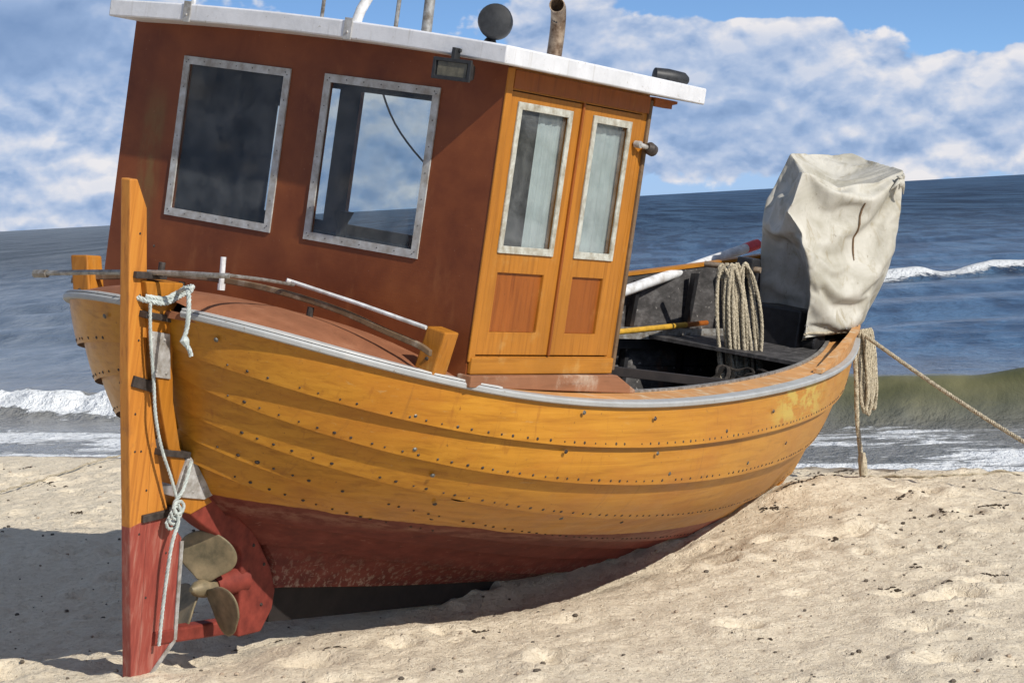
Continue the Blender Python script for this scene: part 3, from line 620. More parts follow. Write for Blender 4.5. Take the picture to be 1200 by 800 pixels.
hull.data.polygons.foreach_set('use_smooth', [True] * len(hull.data.polygons)); hull.data.set_sharp_from_angle(angle=math.radians(28))

# inner planking
ib = MB()
for side in (1, -1):
    ts = [lapt(k, XI) for k in range(9)]; rows = []
    for k in range(8):
        for f in (0., .5, .97):
            t = ts[k] + (ts[k + 1] - ts[k]) * f; n = snorm(XI, np.clip(t, .012, 1), side); P_ = surf(XI, t, side)
            rows.append(P_ - n * (.030 - .014 * f) * (np.clip(XI / .03, .1, 1) * np.clip((1 - XI) / .03, .1, 1))[:, None])
    V = np.concatenate(rows); F = []
    for j in range(len(rows) - 1):
        for i in range(NX - 1):
            q = (j * NX + i, j * NX + i + 1, (j + 1) * NX + i + 1, (j + 1) * NX + i); F.append(q[::-1] if side == 1 else q)
    ib.add(V, F)
o = ib.build('inner_planking', M['tar'], boat, 'auto', ang=25); o['label'] = 'blackened inside planking of the open foredeck'

def sheer(xi, side=1): return surf(np.atleast_1d(xi), np.ones(np.size(xi)), side)
def xi_of_x(x): q = sheer(XI); return float(np.interp(x, q[:, 0], XI))
def ribbon(name, prof, xi0, xi1, side, mat, n=90, smooth='auto', bev=0, parent=boat, cap=True):
    """sweep a closed profile along the sheer; prof(xi)-> list of (outward, up)"""
    xs_ = xi0 + (xi1 - xi0) * (1 - np.cos(np.linspace(0, PI, n))) / 2; P_ = sheer(xs_, side); N = snorm(np.clip(xs_, .002, .998), np.ones(n), side); N[:, 2] = 0; N /= np.linalg.norm(N, axis=1)[:, None]
    mb = MB(); V = []; F = []; m = None
    for i in range(n):
        pr = prof(float(xs_[i])); m = len(pr)
        for (a, u) in pr: V.append(P_[i] + N[i] * a + np.array([0, 0, u]))
    for i in range(n - 1):
        for k in range(m): F.append((i * m + k, i * m + (k + 1) % m, (i + 1) * m + (k + 1) % m, (i + 1) * m + k))
    F.append(tuple(range(m - 1, -1, -1))); F.append(tuple((n - 1) * m + k for k in range(m)))
    mb.add(V, F); return mb.build(name, mat, parent, smooth, bev)
for side in (1, -1):
    ribbon('rub_rail', lambda xi: [(-.03, -.006), (.022, -.008), (.031, -.002), (.033, .014), (.027, .023), (-.03, .026)], .0008, .9992, side, M['greyrail'])
    ribbon('rail_capping', lambda xi: [(-.045, .0265), (.024, .0265), (.022, .034), (-.045, .036)], .0008, xi_of_x(.2), side, M['railwhite'])
    xi_a = xi_of_x(-.1); xi_b = xi_of_x(6.0)
    ribbon('covering_board', lambda xi: [(-.17, .004), (-.031, .006), (-.031, .0255), (-.17, .034)], xi_a, xi_b, side, M['board'])
    ribbon('inwale', lambda xi: [(-.195, -.03), (-.171, -.03), (-.171, .046), (-.195, .046)], xi_of_x(1.35), xi_b, side, M['steel'])
def hfar(x): return float(np.interp(x, [1.45, 2.2, 4.6, 5.9, 6.2, 6.64], [.22, .27, .355, .52, .40, .05]))
def hnear(x): return float(np.interp(x, [4.15, 4.3, 4.62, 5.1, 5.6, 6.0, 6.3, 6.64], [.030, .04, .09, .135, .145, .12, .08, .05]))
for side, hf, x0 in ((1, hnear, 4.15), (-1, hfar, 1.45)):
    def pr(xi, hf=hf, side=side):
        h = hf(float(sheer(xi, side)[0][0])); fl = .10 * h
        return [(-.036, .027), (-.008, .027), (-.008 + fl, h), (-.036 + fl, h)]
    o = ribbon('washboard', pr, xi_of_x(x0), .9985, side, M['board'] if side == 1 else M['tar'])
    def pc(xi, hf=hf):
        h = hf(float(sheer(xi)[0][0])); fl = .10 * h
        return [(-.048 + fl, h), (.006 + fl, h), (.006 + fl, h + .022), (-.048 + fl, h + .022)]
    ribbon('washboard_capping', pc, xi_of_x(x0), .9985, side, M['varnish_x'] if side == -1 else M['board'])
# far side outside of the washboard is varnished like the hull: a thin outer plank
ribbon('washboard_outer_plank', lambda xi: [(-.006, .027), (.006, .027), (.006 + .1 * hfar(float(sheer(xi)[0][0])), hfar(float(sheer(xi)[0][0])) - .004), (-.006 + .1 * hfar(float(sheer(xi)[0][0])), hfar(float(sheer(xi)[0][0])) - .004)], xi_of_x(1.45), .998, -1, M['varnish_x'])

# frames inside the open foredeck
for side in (1, -1):
    for x in (1.75, 2.25, 2.75, 3.25, 3.75, 4.25, 4.75, 5.25):
        xi = xi_of_x(x); tt = np.linspace(.12, .99, 9); P_ = surf(np.full(9, xi), tt, side); n = snorm(np.full(9, xi), tt, side); q = P_ - n * .052
        mb = MB(); V = []; F = []
        for i in range(9):
            for (du, dn) in ((-.025, .018), (.025, .018), (.025, -.028), (-.025, -.028)): V.append(q[i] + np.array([du, 0, 0]) + n[i] * dn)
        if side == -1:
            h = hfar(x) - .02
            for (du, dn) in ((-.025, -.05), (.025, -.05), (.025, -.10), (-.025, -.10)): V.append(P_[8] + np.array([du, 0, 0]) + n[8] * dn + np.array([0, 0, h]))
        m_ = len(V) // 4
        for i in range(m_ - 1):
            for k in range(4): F.append((i * 4 + k, i * 4 + (k + 1) % 4, (i + 1) * 4 + (k + 1) % 4, (i + 1) * 4 + k))
        F.append((3, 2, 1, 0)); F.append(tuple((m_ - 1) * 4 + k for k in range(4)))
        mb.add(V, F); mb.build('frame_rib', M['black'], boat)
# stringer inside far side
for (tl, r) in ((.93, .03), (.62, .02)):
    xs_ = np.linspace(xi_of_x(1.4), xi_of_x(5.9), 40); P_ = surf(xs_, np.full(40, tl), -1) - snorm(xs_, np.full(40, tl), -1) * .085
    mb = MB(); V = []; F = []
    for p in P_:
        for (a, b) in ((-.02, -r), (.02, -r), (.02, r), (-.02, r)): V.append(p + np.array([0, a, b]))
    for i in range(39):
        for k in range(4): F.append((i * 4 + k, i * 4 + (k + 1) % 4, (i + 1) * 4 + (k + 1) % 4, (i + 1) * 4 + k))
    mb.add(V, F); mb.build('stringer', M['black'], boat)
# floor of the open foredeck
xs_ = np.linspace(xi_of_x(.2), xi_of_x(5.6), 30); V = []; F = []
tfl = .40
a = surf(xs_, np.full(30, tfl), 1); b = surf(xs_, np.full(30, tfl), -1); zf = np.interp(np.arange(30), [0, 29], [-.72, -.62])
mb = MB()
for i in range(29):
    for j in range(12):
        f0, f1 = j / 12 + .002, (j + 1) / 12 - .002
        y00 = a[i][1] + .03 + (b[i][1] - a[i][1] - .06) * f0; y01 = a[i][1] + .03 + (b[i][1] - a[i][1] - .06) * f1; y10 = a[i + 1][1] + .03 + (b[i + 1][1] - a[i + 1][1] - .06) * f0; y11 = a[i + 1][1] + .03 + (b[i + 1][1] - a[i + 1][1] - .06) * f1
        mb.add([(a[i][0], y00, zf[i]), (a[i + 1][0], y10, zf[i + 1]), (a[i + 1][0], y11, zf[i + 1]), (a[i][0], y01, zf[i])], [(0, 1, 2, 3)])
mb.build('sole_boards', M['tar'], boat)
mb = MB(); mb.bar((1.36, .17, -.09), (3.3, .08, -.20), .03, .05); mb.build('side_coaming', M['keel'], boat, bev=.004)
mb = MB(); mb.bar((3.35, .06, -.56), (3.35, 2.12, -.56), .24, .04); mb.build('thwart', M['black'], boat, bev=.005)
mb = MB(); mb.prism([(-.86, YC - .05), (-.83, YC - .22), (-.78, YC - .34), (-.60, YC - .42), (-.60, YC + .42), (-.78, YC + .34), (-.83, YC + .22), (-.86, YC + .05)], 2, -.01, .020); mb.build('stern_knee', M['deck'], boat)
# small foredeck (breast hook) by the bow
q1 = sheer(np.linspace(xi_of_x(4.75), .992, 20), 1); q2 = sheer(np.linspace(xi_of_x(4.75), .992, 20), -1); V = []; F = []
for p, r_ in zip(q1, q2): V += [(p[0], p[1] + .05, p[2] + .004), (r_[0], r_[1] - .05, r_[2] + .004), (p[0], p[1] + .05, p[2] - .02), (r_[0], r_[1] - .05, r_[2] - .02)]
for i in range(19): b_ = i * 4; F += [(b_, b_ + 1, b_ + 5, b_ + 4), (b_ + 2, b_ + 6, b_ + 7, b_ + 3)]
F += [(0, 2, 3, 1)]
mb = MB(); mb.add(V, F); mb.build('foredeck', M['tar'], boat)

# stern deck
nd = 26; xs_ = np.linspace(.0012, xi_of_x(.12), nd); q1 = sheer(xs_, 1); q2 = sheer(xs_, -1); V = []; F = []; m = 17
for p, r_ in zip(q1, q2):
    wdt = abs(r_[1] - p[1])
    for k in range(m):
        f = k / (m - 1); V.append((p[0], p[1] + (r_[1] - p[1]) * f, p[2] + .020 + .165 * min(1, wdt / 2) * (1 - abs(2 * f - 1) ** 2.4)))
for i in range(nd - 1):
    for k in range(m - 1): F.append((i * m + k, i * m + k + 1, (i + 1) * m + k + 1, (i + 1) * m + k))
mb = MB(); mb.add(V, F); o = mb.build('stern_deck', M['deck'], boat, True); o['label'] = 'faded red brown deck at the stern'

# keel, deadwood, posts, rudder, propeller
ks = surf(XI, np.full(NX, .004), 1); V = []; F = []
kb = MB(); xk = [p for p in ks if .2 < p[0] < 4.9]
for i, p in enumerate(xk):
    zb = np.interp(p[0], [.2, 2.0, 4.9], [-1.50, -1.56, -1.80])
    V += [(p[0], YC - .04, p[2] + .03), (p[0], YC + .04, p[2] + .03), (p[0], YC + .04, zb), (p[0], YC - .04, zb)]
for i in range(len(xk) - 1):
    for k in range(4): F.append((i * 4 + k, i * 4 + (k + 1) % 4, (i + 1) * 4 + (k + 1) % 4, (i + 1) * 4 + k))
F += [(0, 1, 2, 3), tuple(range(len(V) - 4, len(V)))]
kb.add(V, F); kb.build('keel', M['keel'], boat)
# stem: follows xi=1 edge
st = surf(np.full(20, 1.), np.linspace(.15, 1, 20), 1); path = [Vector((p[0] - .01, YC, p[2])) for p in st] + [Vector((st[-1][0] + .03, YC, st[-1][2] + .06)), Vector((st[-1][0] + .01, YC, st[-1][2] + .13))]
mb = MB(); V = []; F = []
for p in path: V += [(p.x - .12, YC - .05, p.z), (p.x - .035, YC - .03, p.z), (p.x - .035, YC + .03, p.z), (p.x - .12, YC + .05, p.z)]
for i in range(len(path) - 1):
    for k in range(4): F.append((i * 4 + k, i * 4 + (k + 1) % 4, (i + 1) * 4 + (k + 1) % 4, (i + 1) * 4 + k))
F += [(0, 1, 2, 3), tuple(range(len(V) - 4, len(V)))]
mb.add(V, F); mb.build('stem_post', M['varnish_z'], boat, bev=.006)

post = [(-1.009, .145), (-.76, .145), (-.758, .076), (-.80, .029), (-.765, -.2), (-.725, -.388), (-.636, -.606), (-.513, -.749), (-.356, -.869), (-.50, -.92), (-.559, -.906), (-.65, -.743), (-.727, -.583), (-.80, -.42), (-.847, -.29), (-.939, -.042)]
mb = MB(); mb.prism(post, 1, YC - .062, YC + .062); o = mb.build('stern_post', M['varnish_z'], boat, bev=.006); sp_ = o
OFFS_part = {}
def child(mb, name, mat, par, **k):
    o = mb.build(name, mat, None, **k); o.parent = par; return o    # parts share their parent's local frame
mb = MB(); mb.prism([(-.957, -.07), (-.818, -.083), (-.775, -.287), (-.895, -.275)], 1, YC - .072, YC - .0625)
for p in ((-.93, -.1), (-.85, -.11), (-.81, -.26), (-.875, -.25)): mb.rivet((p[0], YC - .072, p[1]), (0, -1, 0), .009, .005)
child(mb, 'bracket', M['plate'], sp_, bev=.002)
mb = MB(); mb.prism([(-.582, -.637), (-.513, -.687), (-.375, -.833), (-.432, -.851), (-.644, -.828), (-.62, -.742)], 1, YC - .074, YC + .074)
for p in ((-.56, -.70), (-.50, -.74), (-.45, -.80), (-.58, -.79), (-.52, -.81)): mb.rivet((p[0], YC - .074, p[1]), (0, -1, 0), .008, .004)
child(mb, 'strap_plate', M['plate'], sp_, bev=.002)
mb = MB(); mb.prism([(-.573, -.867), (-.5, -.80), (-.299, -.849), (-.104, -.975), (.006, -1.044), (.162, -1.223), (.219, -1.334), (.215, -1.43), (.15, -1.54), (-.02, -1.55), (-.05, -1.35), (-.076, -1.142), (-.12, -1.10), (-.232, -1.057), (-.36, -1.0), (-.47, -.94)], 1, YC - .055, YC + .055)
dw = mb.build('deadwood', M['red'], boat, bev=.012, seg=3)
mb = MB()
for p in ((.10, -1.2), (.0, -1.1), (.12, -1.4)):
    mb = MB(); mb.rivet((p[0], YC - .056, p[1]), (0, -1, 0), .010, .005); child(mb, 'bolt_head', M['rivet'], dw)
mb = MB(); mb.bar((.15, YC, -1.50), (-.62, YC, -1.50), .07, .07); mb.build('heel_bar', M['red'], boat, bev=.01)
mb = MB(); mb.tube([(.0, YC, -1.27), (-.2, YC, -1.295)], [.075, .05], 16); mb.build('shaft_tube', M['red'], boat, smooth='auto')
# propeller
pc = Vector((-.27, YC, -1.30)); mb = MB(); mb.tube([pc + Vector((.07, 0, 0)), pc + Vector((.0, 0, 0)), pc + Vector((-.05, 0, 0)), pc + Vector((-.085, 0, 0))], [.042, .045, .035, .012], 16)
prop = mb.build('propeller', M['brass'], boat, smooth='auto'); prop['label'] = 'three bladed bronze propeller'
for k in range(3):
    an = math.radians([92, 205, 312][k])     # 90 = up; near side is -y
    ra = Vector((0, math.cos(an), math.sin(an))); ta = Vector((0, -math.sin(an), math.cos(an))); ax = Vector((1, 0, 0)); V = []; F = []
    nu, nw = 13, 9
    for i in range(nu):
        f = i / (nu - 1); r = .035 + .240 * f; wd = .145 * math.sqrt(max(0.0004, 1 - ((f - .56) / .46) ** 2)) if f > .1 else .03 + .05 * f / .1 * .5
        tw = math.radians(36 - 16 * f)
        for j in range(nw):
            s_ = (j / (nw - 1) * 2 - 1) * wd; V.append(pc + ra * r + ta * s_ * math.cos(tw) + ax * (s_ * math.sin(tw) + .35 * s_ * s_ - .02 * f))
    for i in range(nu - 1):
        for j in range(nw - 1): F.append((i * nw + j, i * nw + j + 1, (i + 1) * nw + j + 1, (i + 1) * nw + j))
    o = link('blade', V, F, M['brass'], None, True); o.parent = prop
    sdm = o.modifiers.new('solid', 'SOLIDIFY'); sdm.thickness = .012; sdm.offset = 0; sb_ = o.modifiers.new('sub', 'SUBSURF'); sb_.levels = 1; sb_.render_levels = 1
# rudder
rud = [(-1.156, .581), (-1.108, .584), (-1.025, .463), (-.955, .10), (-.891, -.244), (-.833, -.398), (-.784, -.535), (-.677, -.794), (-.593, -.957), (-.501, -1.035), (-.484, -1.25), (-.467, -1.514), (-.638, -1.71), (-.72, -1.70), (-.80, -1.3), (-.878, -.901), (-.95, -.55), (-1.013, -.244), (-1.09, .2)]
mb = MB(); mb.prism(rud, 1, YC - .028, YC + .028); ru = mb.build('rudder', M['rudder'], boat, bev=.006); ru['label'] = 'long plank rudder, varnished above and red below'
mb = MB(); mb.bar((-.505, YC - .033, -1.05), (-.462, YC - .033, -1.52), .006, .022, (1, 0, 0)); mb.bar((-.462, YC - .033, -1.52), (-.645, YC - .033, -1.716), .006, .02, (1, 0, 0)); child(mb, 'edge_strip', M['plate'], ru)
mb = MB(); mb.bar((-.98, YC, -.30), (-.83, YC, -.33), .085, .05); child(mb, 'strap', M['iron'], ru, bev=.003)
mb = MB(); mb.bar((-.80, YC, -.93), (-.52, YC, -.90), .085, .035); child(mb, 'strap', M['iron'], ru, bev=.003)
mb = MB()
for p in ((-1.05, .35), (-1.0, .08), (-.97, -.12), (-.93, -.45), (-.86, -.62), (-.79, -.8), (-.95, .3), (-.9, -.62), (-.8, -1.0), (-.7, -1.3), (-.6, -1.1)):
    mb = MB(); mb.rivet((p[0], YC - .028, p[1]), (0, -1, 0), .007, .003); child(mb, 'bolt_head', M['rivet'], ru)
# steering yoke across the rudder head, and its link
mb = MB(); yk = smoothpath([(-.95, 1.74, .082), (-.95, 1.479, .125), (-.96, 1.243, .160), (-.95, .973, .197), (-.95, .72, .224), (-.93, .66, .232)], 4); mb.tube(yk, .012, 10); mb.tube([(-.95, 1.775, .075), (-.95, 1.70, .086)], .019, 10)
yo = mb.build('steering_yoke', M['steel'], boat, smooth='auto'); yo['label'] = 'thin steel bar across the rudder head'
mb = MB(); mb.tube(smoothpath([(-.93, .68, .232), (-.62, .73, .215), (-.30, .80, .19)], 6), .008, 8); child(mb, 'push_rod', M['steel'], yo, smooth='auto')
mb = MB(); mb.box((-1.06, YC - .05, .155), (-.86, YC + .05, .185)); mb.tube([(-.93, YC - .07, .17), (-.93, YC - .07, .235)], .016, 8); child(mb, 'clamp', M['iron'], yo, bev=.004)
# rudder iron on the sternpost, with gudgeon eyes
for z in (.0, -.62):
    mb = MB(); x = -.93 if z > -.1 else -.71
    mb.bar((x - .06, YC, z), (x + .14, YC, z - .02), .15, .03); mb.tube([(x - .03, YC, z - .05), (x - .03, YC, z + .05)], .022, 10); mb.build('gudgeon', M['iron'], boat, bev=.003)

# arched wooden beam over the stern deck
path = [(-.25, YC + (YC - y), z) for y, z in ((.105, .036), (.299, .069), (.549, .115), (.851, .147))]
full = [(-.25, y, z) for y, z in ((.03, .01), (.105, .036), (.299, .069), (.549, .117), (.851, .147), (1.115, .155))]; full += [(-.25, 2 * YC - y, z) for (_, y, z) in full[-2::-1]]
sp2 = smoothpath(full, 5); V = []; F = []
for p in sp2: V += [(p[0] - .012, p[1], p[2] - .022), (p[0] + .012, p[1], p[2] - .022), (p[0] + .012, p[1], p[2] + .006), (p[0] - .012, p[1], p[2] + .006)]
for i in range(len(sp2) - 1):
    for k in range(4): F.append((i * 4 + k, i * 4 + (k + 1) % 4, (i + 1) * 4 + (k + 1) % 4, (i + 1) * 4 + k))
F += [(0, 1, 2, 3), tuple(range(len(V) - 4, len(V)))]
mb = MB(); mb.add(V, F); bmh = mb.build('arched_beam', M['weathered'], boat, 'auto', .004)
for y in (.72, 1.5):
    mb = MB(); mb.tube(smoothpath([(-.25, y, .10), (-.25, y, .05), (-.24, y - .03, .02), (-.2, y - .09, .0)], 4), [.016] * 12 + [.012], 8); child(mb, 'bracket', M['iron'], bmh, smooth='auto')
mb = MB(); mb.tube([(-.28, 1.235, .10), (-.28, 1.245, .255)], .013, 10); mb.tube([(-.28, 1.234, .10), (-.28, 1.236, .13)], .018, 10); child(mb, 'pin', M['poleW'], bmh, smooth='auto')
mb = MB(); mb.tube([(-.29, .85, .205), (-.27, .834, .2), (-.27, .45, .16), (-.27, .06, .112)], .0095, 8); child(mb, 'rod', M['poleW'], bmh, smooth='auto')
# mooring bitts, one on each side
for sgn in (1, -1):
    b = [(-.19, .05, -.12), (-.19, .16, -.12), (-.08, .16, -.12), (-.08, .05, -.12)]; tp = [(-.20, .0, .10), (-.20, .105, .115), (-.09, .105, .115), (-.09, .0, .10)]
    P_ = [(x - (.12 if sgn < 0 else 0), y if sgn > 0 else 2 * YC - y - .06, z + (.03 if sgn < 0 else 0)) for x, y, z in b + tp]; mb = MB(); mb.hexa(P_); bi = mb.build('bitt', M['varnish_z'], boat, bev=.008)
    mb = MB(); mb.rivet((P_[0][0] - .005, (P_[0][1] + P_[1][1]) / 2 - .02 * sgn, -.03), (-1, 0, 0), .010, .008); child(mb, 'bolt_head', M['rivet'], bi)

# ------------------------------------------------------------------ wheelhouse
CL, CW = 1.30, 2.23      # length and width
ZT = 1.335
def wallgrid(u0, u1, z0, z1, holes, fn, th, name, mat, par, bev=0, mats=None):
    us = sorted({u0, u1} | {h[0] for h in holes} | {h[1] for h in holes}); zs_ = sorted({z0, z1} | {h[2] for h in holes} | {h[3] for h in holes})
    mb = MB()
    def inh(a, b): return any(h[0] < a < h[1] and h[2] < b < h[3] for h in holes)
    nu, nz = len(us) - 1, len(zs_) - 1; solid = [[not inh((us[i] + us[i + 1]) / 2, (zs_[j] + zs_[j + 1]) / 2) for j in range(nz)] for i in range(nu)]
    vid = {}
    def v(i, j, d):
        k = (i, j, d)
        if k not in vid: vid[k] = len(mb.v); mb.v.append(tuple(fn(us[i], zs_[j], th * d)))
        return vid[k]
    for i in range(nu):
        for j in range(nz):
            if not solid[i][j]: continue
            mb.f.append((v(i, j, 0), v(i + 1, j, 0), v(i + 1, j + 1, 0), v(i, j + 1, 0))); mb.m.append(0)
            mb.f.append((v(i, j, 1), v(i, j + 1, 1), v(i + 1, j + 1, 1), v(i + 1, j, 1))); mb.m.append(1 if mats else 0)
            for (di, dj, e) in ((-1, 0, ((i, j), (i, j + 1))), (1, 0, ((i + 1, j), (i + 1, j + 1))), (0, -1, ((i, j), (i + 1, j))), (0, 1, ((i, j + 1), (i + 1, j + 1)))):
                a, b = i + di, j + dj
                if a < 0 or b < 0 or a >= nu or b >= nz or not solid[a][b]:
                    (p, q), (r, s) = e; mb.f.append((v(p, q, 0), v(r, s, 0), v(r, s, 1), v(p, q, 1))); mb.m.append(0)
    return mb.build(name, mat, par, bev=bev, mats=mats)
def frame_ring(mb, u0, u1, z0, z1, wdt, fn, d0, d1):
    """mitred ring proud of a wall; fn(u,z,d)"""
    o = [(u0, z0), (u1, z0), (u1, z1), (u0, z1)]; i = [(u0 + wdt, z0 + wdt), (u1 - wdt, z0 + wdt), (u1 - wdt, z1 - wdt), (u0 + wdt, z1 - wdt)]
    V = [fn(*p, d0) for p in o] + [fn(*p, d0) for p in i] + [fn(*p, d1) for p in o] + [fn(*p, d1) for p in i]; F = []
    for k in range(4):
        k2 = (k + 1) % 4; F += [(8 + k, 8 + k2, 12 + k2, 12 + k), (k, k2, 8 + k2, 8 + k), (4 + k, 12 + k, 12 + k2, 4 + k2), (k, 4 + k, 4 + k2, k2)]
    mb.add(V, F)
aft = lambda u, z, d: (d, u, z)           # u runs across; outside is -x
sidew = lambda u, z, d: (u, d, z)         # near side wall, outside is -y
fwd = lambda u, z, d: (CL - d, u, z)
port = lambda u, z, d: (u, CW - d, z)
WIN = [(1.213, 1.881), (.344, 1.008)]; WZ0, WZ1 = .387, 1.170; FW = .038
wl = wallgrid(.0, CW, -.25, ZT, [(a + FW * .7, b - FW * .7, WZ0 + FW * .7, WZ1 - FW * .7) for a, b in WIN], aft, .03, 'aft_wall', None, boat, mats=[M['wall'], M['inside']])
wl['label'] = 'red brown plywood wall with two windows'
for (a, b) in WIN:
    mb = MB(); frame_ring(mb, a, b, WZ0, WZ1, FW, aft, -.0005, -.009)
    for s_ in range(7):
        for zz_ in (WZ0 + FW / 2, WZ1 - FW / 2): mb.rivet((-.009, a + .03 + (b - a - .06) * s_ / 6, zz_), (-1, 0, 0), .0042, .002, 1)
        for yy_ in (a + FW / 2, b - FW / 2): mb.rivet((-.009, yy_, WZ0 + .03 + (WZ1 - WZ0 - .06) * s_ / 6), (-1, 0, 0), .0042, .002, 1)
    fr = mb.build('window_frame', None, boat, mats=[M['alu'], M['boltgrey']])
    mb = MB(); mb.box((.006, a + FW * .72, WZ0 + FW * .72), (.011, b - FW * .72, WZ1 - FW * .72)); child(mb, 'pane', M['glass'], fr)
# near side wall: posts, lintel, two doors
wallgrid(.002, CL, -.06, ZT, [(.052, 1.252, -.005, 1.205)], sidew, .045, 'door_surround', M['varnish_z'], boat, bev=.003)
mb = MB(); mb.box((-.004, -.012, -.03), (.046, -.0005, 1.30)); mb.build('corner_post', M['varnish_z'], boat, bev=.004)
mb = MB(); mb.box((CL - .004, -.014, -.07), (CL + .022, .05, 1.28)); mb.build('corner_post', M['weathered'], boat, bev=.004)
mb = MB(); mb.box((.05, -.013, 1.212), (CL - .006, -.0008, 1.296)); mb.build('lintel', M['panel_wood'], boat, bev=.003)
doors = [(.055, .672, (.114, .589), (.147, .548)), (.690, 1.247, (.782, 1.149), (.810, 1.100))]
for i, (u0, u1, pw, pl) in enumerate(doors):
    dm = wallgrid(u0, u1, .002, 1.200, [(pw[0] + .02, pw[1] - .02, .471 + .02, 1.158 - .02), (pl[0], pl[1], .107, .381)], lambda u, z, d: (u, d - .002, z), .032, 'door', M['varnish_z'], boat, bev=.003)
    dm['label'] = ['wider wooden door with a half curtained pane', 'narrower wooden door with a greyed pane'][i]
    mb = MB(); frame_ring(mb, pw[0], pw[1], .471, 1.158, .034, lambda u, z, d: (u, d, z), -.0025, -.012)
    pf = child(mb, 'pane_frame', M['alu2'], dm, bev=.002)
    mb = MB(); mb.box((pw[0] + .024, .008, .495), (pw[1] - .024, .012, 1.134)); child(mb, 'pane', M['doorglass'], dm)
    mb = MB(); mb.box((pl[0] + .001, .012, .108), (pl[1] - .001, .024, .380))
    child(mb, 'lower_panel', M['panel_wood'], dm)
    # curtain hung inside the pane
    c0, c1 = (pw[0] + (.26 if i == 0 else .02), pw[1] - .01); n_ = 40; V = []; F = []
    for k in range(n_):
        u = c0 + (c1 - c0) * k / (n_ - 1); yy = .034 + .002 * math.sin(k * 1.15) + .003 * math.sin(k * .5 + 1)
        V += [(u, yy, .47), (u + .004 * math.sin(k), yy + .004, 1.18)]
    for k in range(n_ - 1): F.append((2 * k, 2 * k + 2, 2 * k + 3, 2 * k + 1))
    o = link('curtain', V, F, M['curtain'], None, True); o.parent = dm
mb = MB(); mb.box((.673, -.012, .0), (.689, .02, 1.205)); mb.build('door_bead', M['panel_wood'], boat, bev=.003)
mb = MB(); mb.box((.01, -.022, -.085), (1.285, .0, -.008)); mb.build('sill', M['varnish_x'], boat, bev=.005)
mb = MB(); mb.prism([(-.02, -.14), (1.50, -.185), (1.50, -.165), (1.30, -.09), (-.02, -.087)], 1, -.05, .03); mb.build('threshold_board', M['sill_wood'], boat, bev=.006)
# far and forward walls with their own windows
fwl = wallgrid(.03, CW - .03, -.25, ZT, [(.95, 1.74, .425, 1.135), (1.88, 1.975, .425, 1.135)], fwd, .03, 'forward_wall', None, boat, mats=[M['wall'], M['inside']])
mb = MB(); mb.box((CL - .022, .95, .425), (CL - .017, 1.74, 1.135)); child(mb, 'pane', M['glass'], fwl); mb = MB(); mb.box((CL - .022, 1.88, .425), (CL - .017, 1.975, 1.135)); child(mb, 'pane', M['glass'], fwl)
pwl = wallgrid(.03, CL, -.25, ZT, [(1.16, 1.26, .43, 1.0)], port, .03, 'far_wall', None, boat, mats=[M['wall'], M['inside']])
mb = MB(); mb.box((1.16, CW - .022, .43), (1.26, CW - .017, 1.0)); child(mb, 'pane', M['glass'], pwl)
mb = MB(); mb.box((.03, .05, -.22), (CL - .03, CW - .03, -.19)); mb.build('cabin_floor', M['inside'], boat)
# console under the forward window with instruments
mb = MB(); mb.box((CL - .34, .25, .08), (CL - .031, CW - .1, .37)); con = mb.build('console', M['inside'], boat, bev=.01)
mb = MB(); mb.tube([(CL - .2, 1.62, .37), (CL - .2, 1.62, .44), (CL - .2, 1.62, .50)], [.03, .03, .055], 14); child(mb, 'instrument', M['blackplastic'], con, smooth='auto'); mb = MB(); mb.tube([(CL - .22, 1.1, .37), (CL - .22, 1.1, .42)], .05, 14); child(mb, 'instrument', M['blackplastic'], con, smooth='auto')
# roof, cambered slab
ny_, nx_ = 25, 5; V = []; F = []
RX0, RX1, RY0, RY1 = -.235, 1.625, -.135, 2.20
def rz(y): return 1.300 + .033 * (1 - ((y - 1.1) / 1.235) ** 2)
mb = MB(); n_ = ny_
for x in (RX0, RX1):
    for k in range(n_):
        y = RY0 + (RY1 - RY0) * k / (n_ - 1); V += [(x, y, rz(y)), (x, y, rz(y) + .083)]
for k in range(n_ - 1):
    a, b = 2 * k, 2 * n_ + 2 * k
    F += [(a, a + 2, b + 2, b), (a + 1, b + 1, b + 3, a + 3), (a, a + 1, a + 3, a + 2), (b, b + 2, b + 3, b + 1)]
F += [(0, 2 * n_, 2 * n_ + 1, 1), (2 * n_ - 2, 2 * n_ - 1, 4 * n_ - 1, 4 * n_ - 2)]
mb.add(V, F); rf = mb.build('roof', M['white'], boat, 'auto', .008); rf['label'] = 'flat white roof with chipped paint'
mb = MB(); mb.box((CL + .023, -.02, 1.255), (1.50, .03, 1.298)); mb.hexa([(1.50, -.02, 1.275), (1.55, -.02, 1.285), (1.55, .03, 1.285), (1.50, .03, 1.275), (1.50, -.02, 1.298), (1.55, -.02, 1.298), (1.55, .03, 1.298), (1.50, .03, 1.298)]); child(mb, 'roof_bearer', M['panel_wood'], rf)
for y in (.60, 1.12, 1.67): mb = MB(); mb.box((CL + .002, y, 1.25), (1.5, y + .05, 1.305)); child(mb, 'roof_bearer', M['panel_wood'], rf)
# clip on the fascia
for y in (.735, 1.70):
    mb = MB(); mb.box((RX0 - .006, y - .022, rz(y) - .004), (RX0 - .0005, y + .022, rz(y) + .095)); mb.rivet((RX0 - .006, y, rz(y) + .03), (-1, 0, 0), .008, .005); child(mb, 'clip', M['plate'], rf, bev=.001)
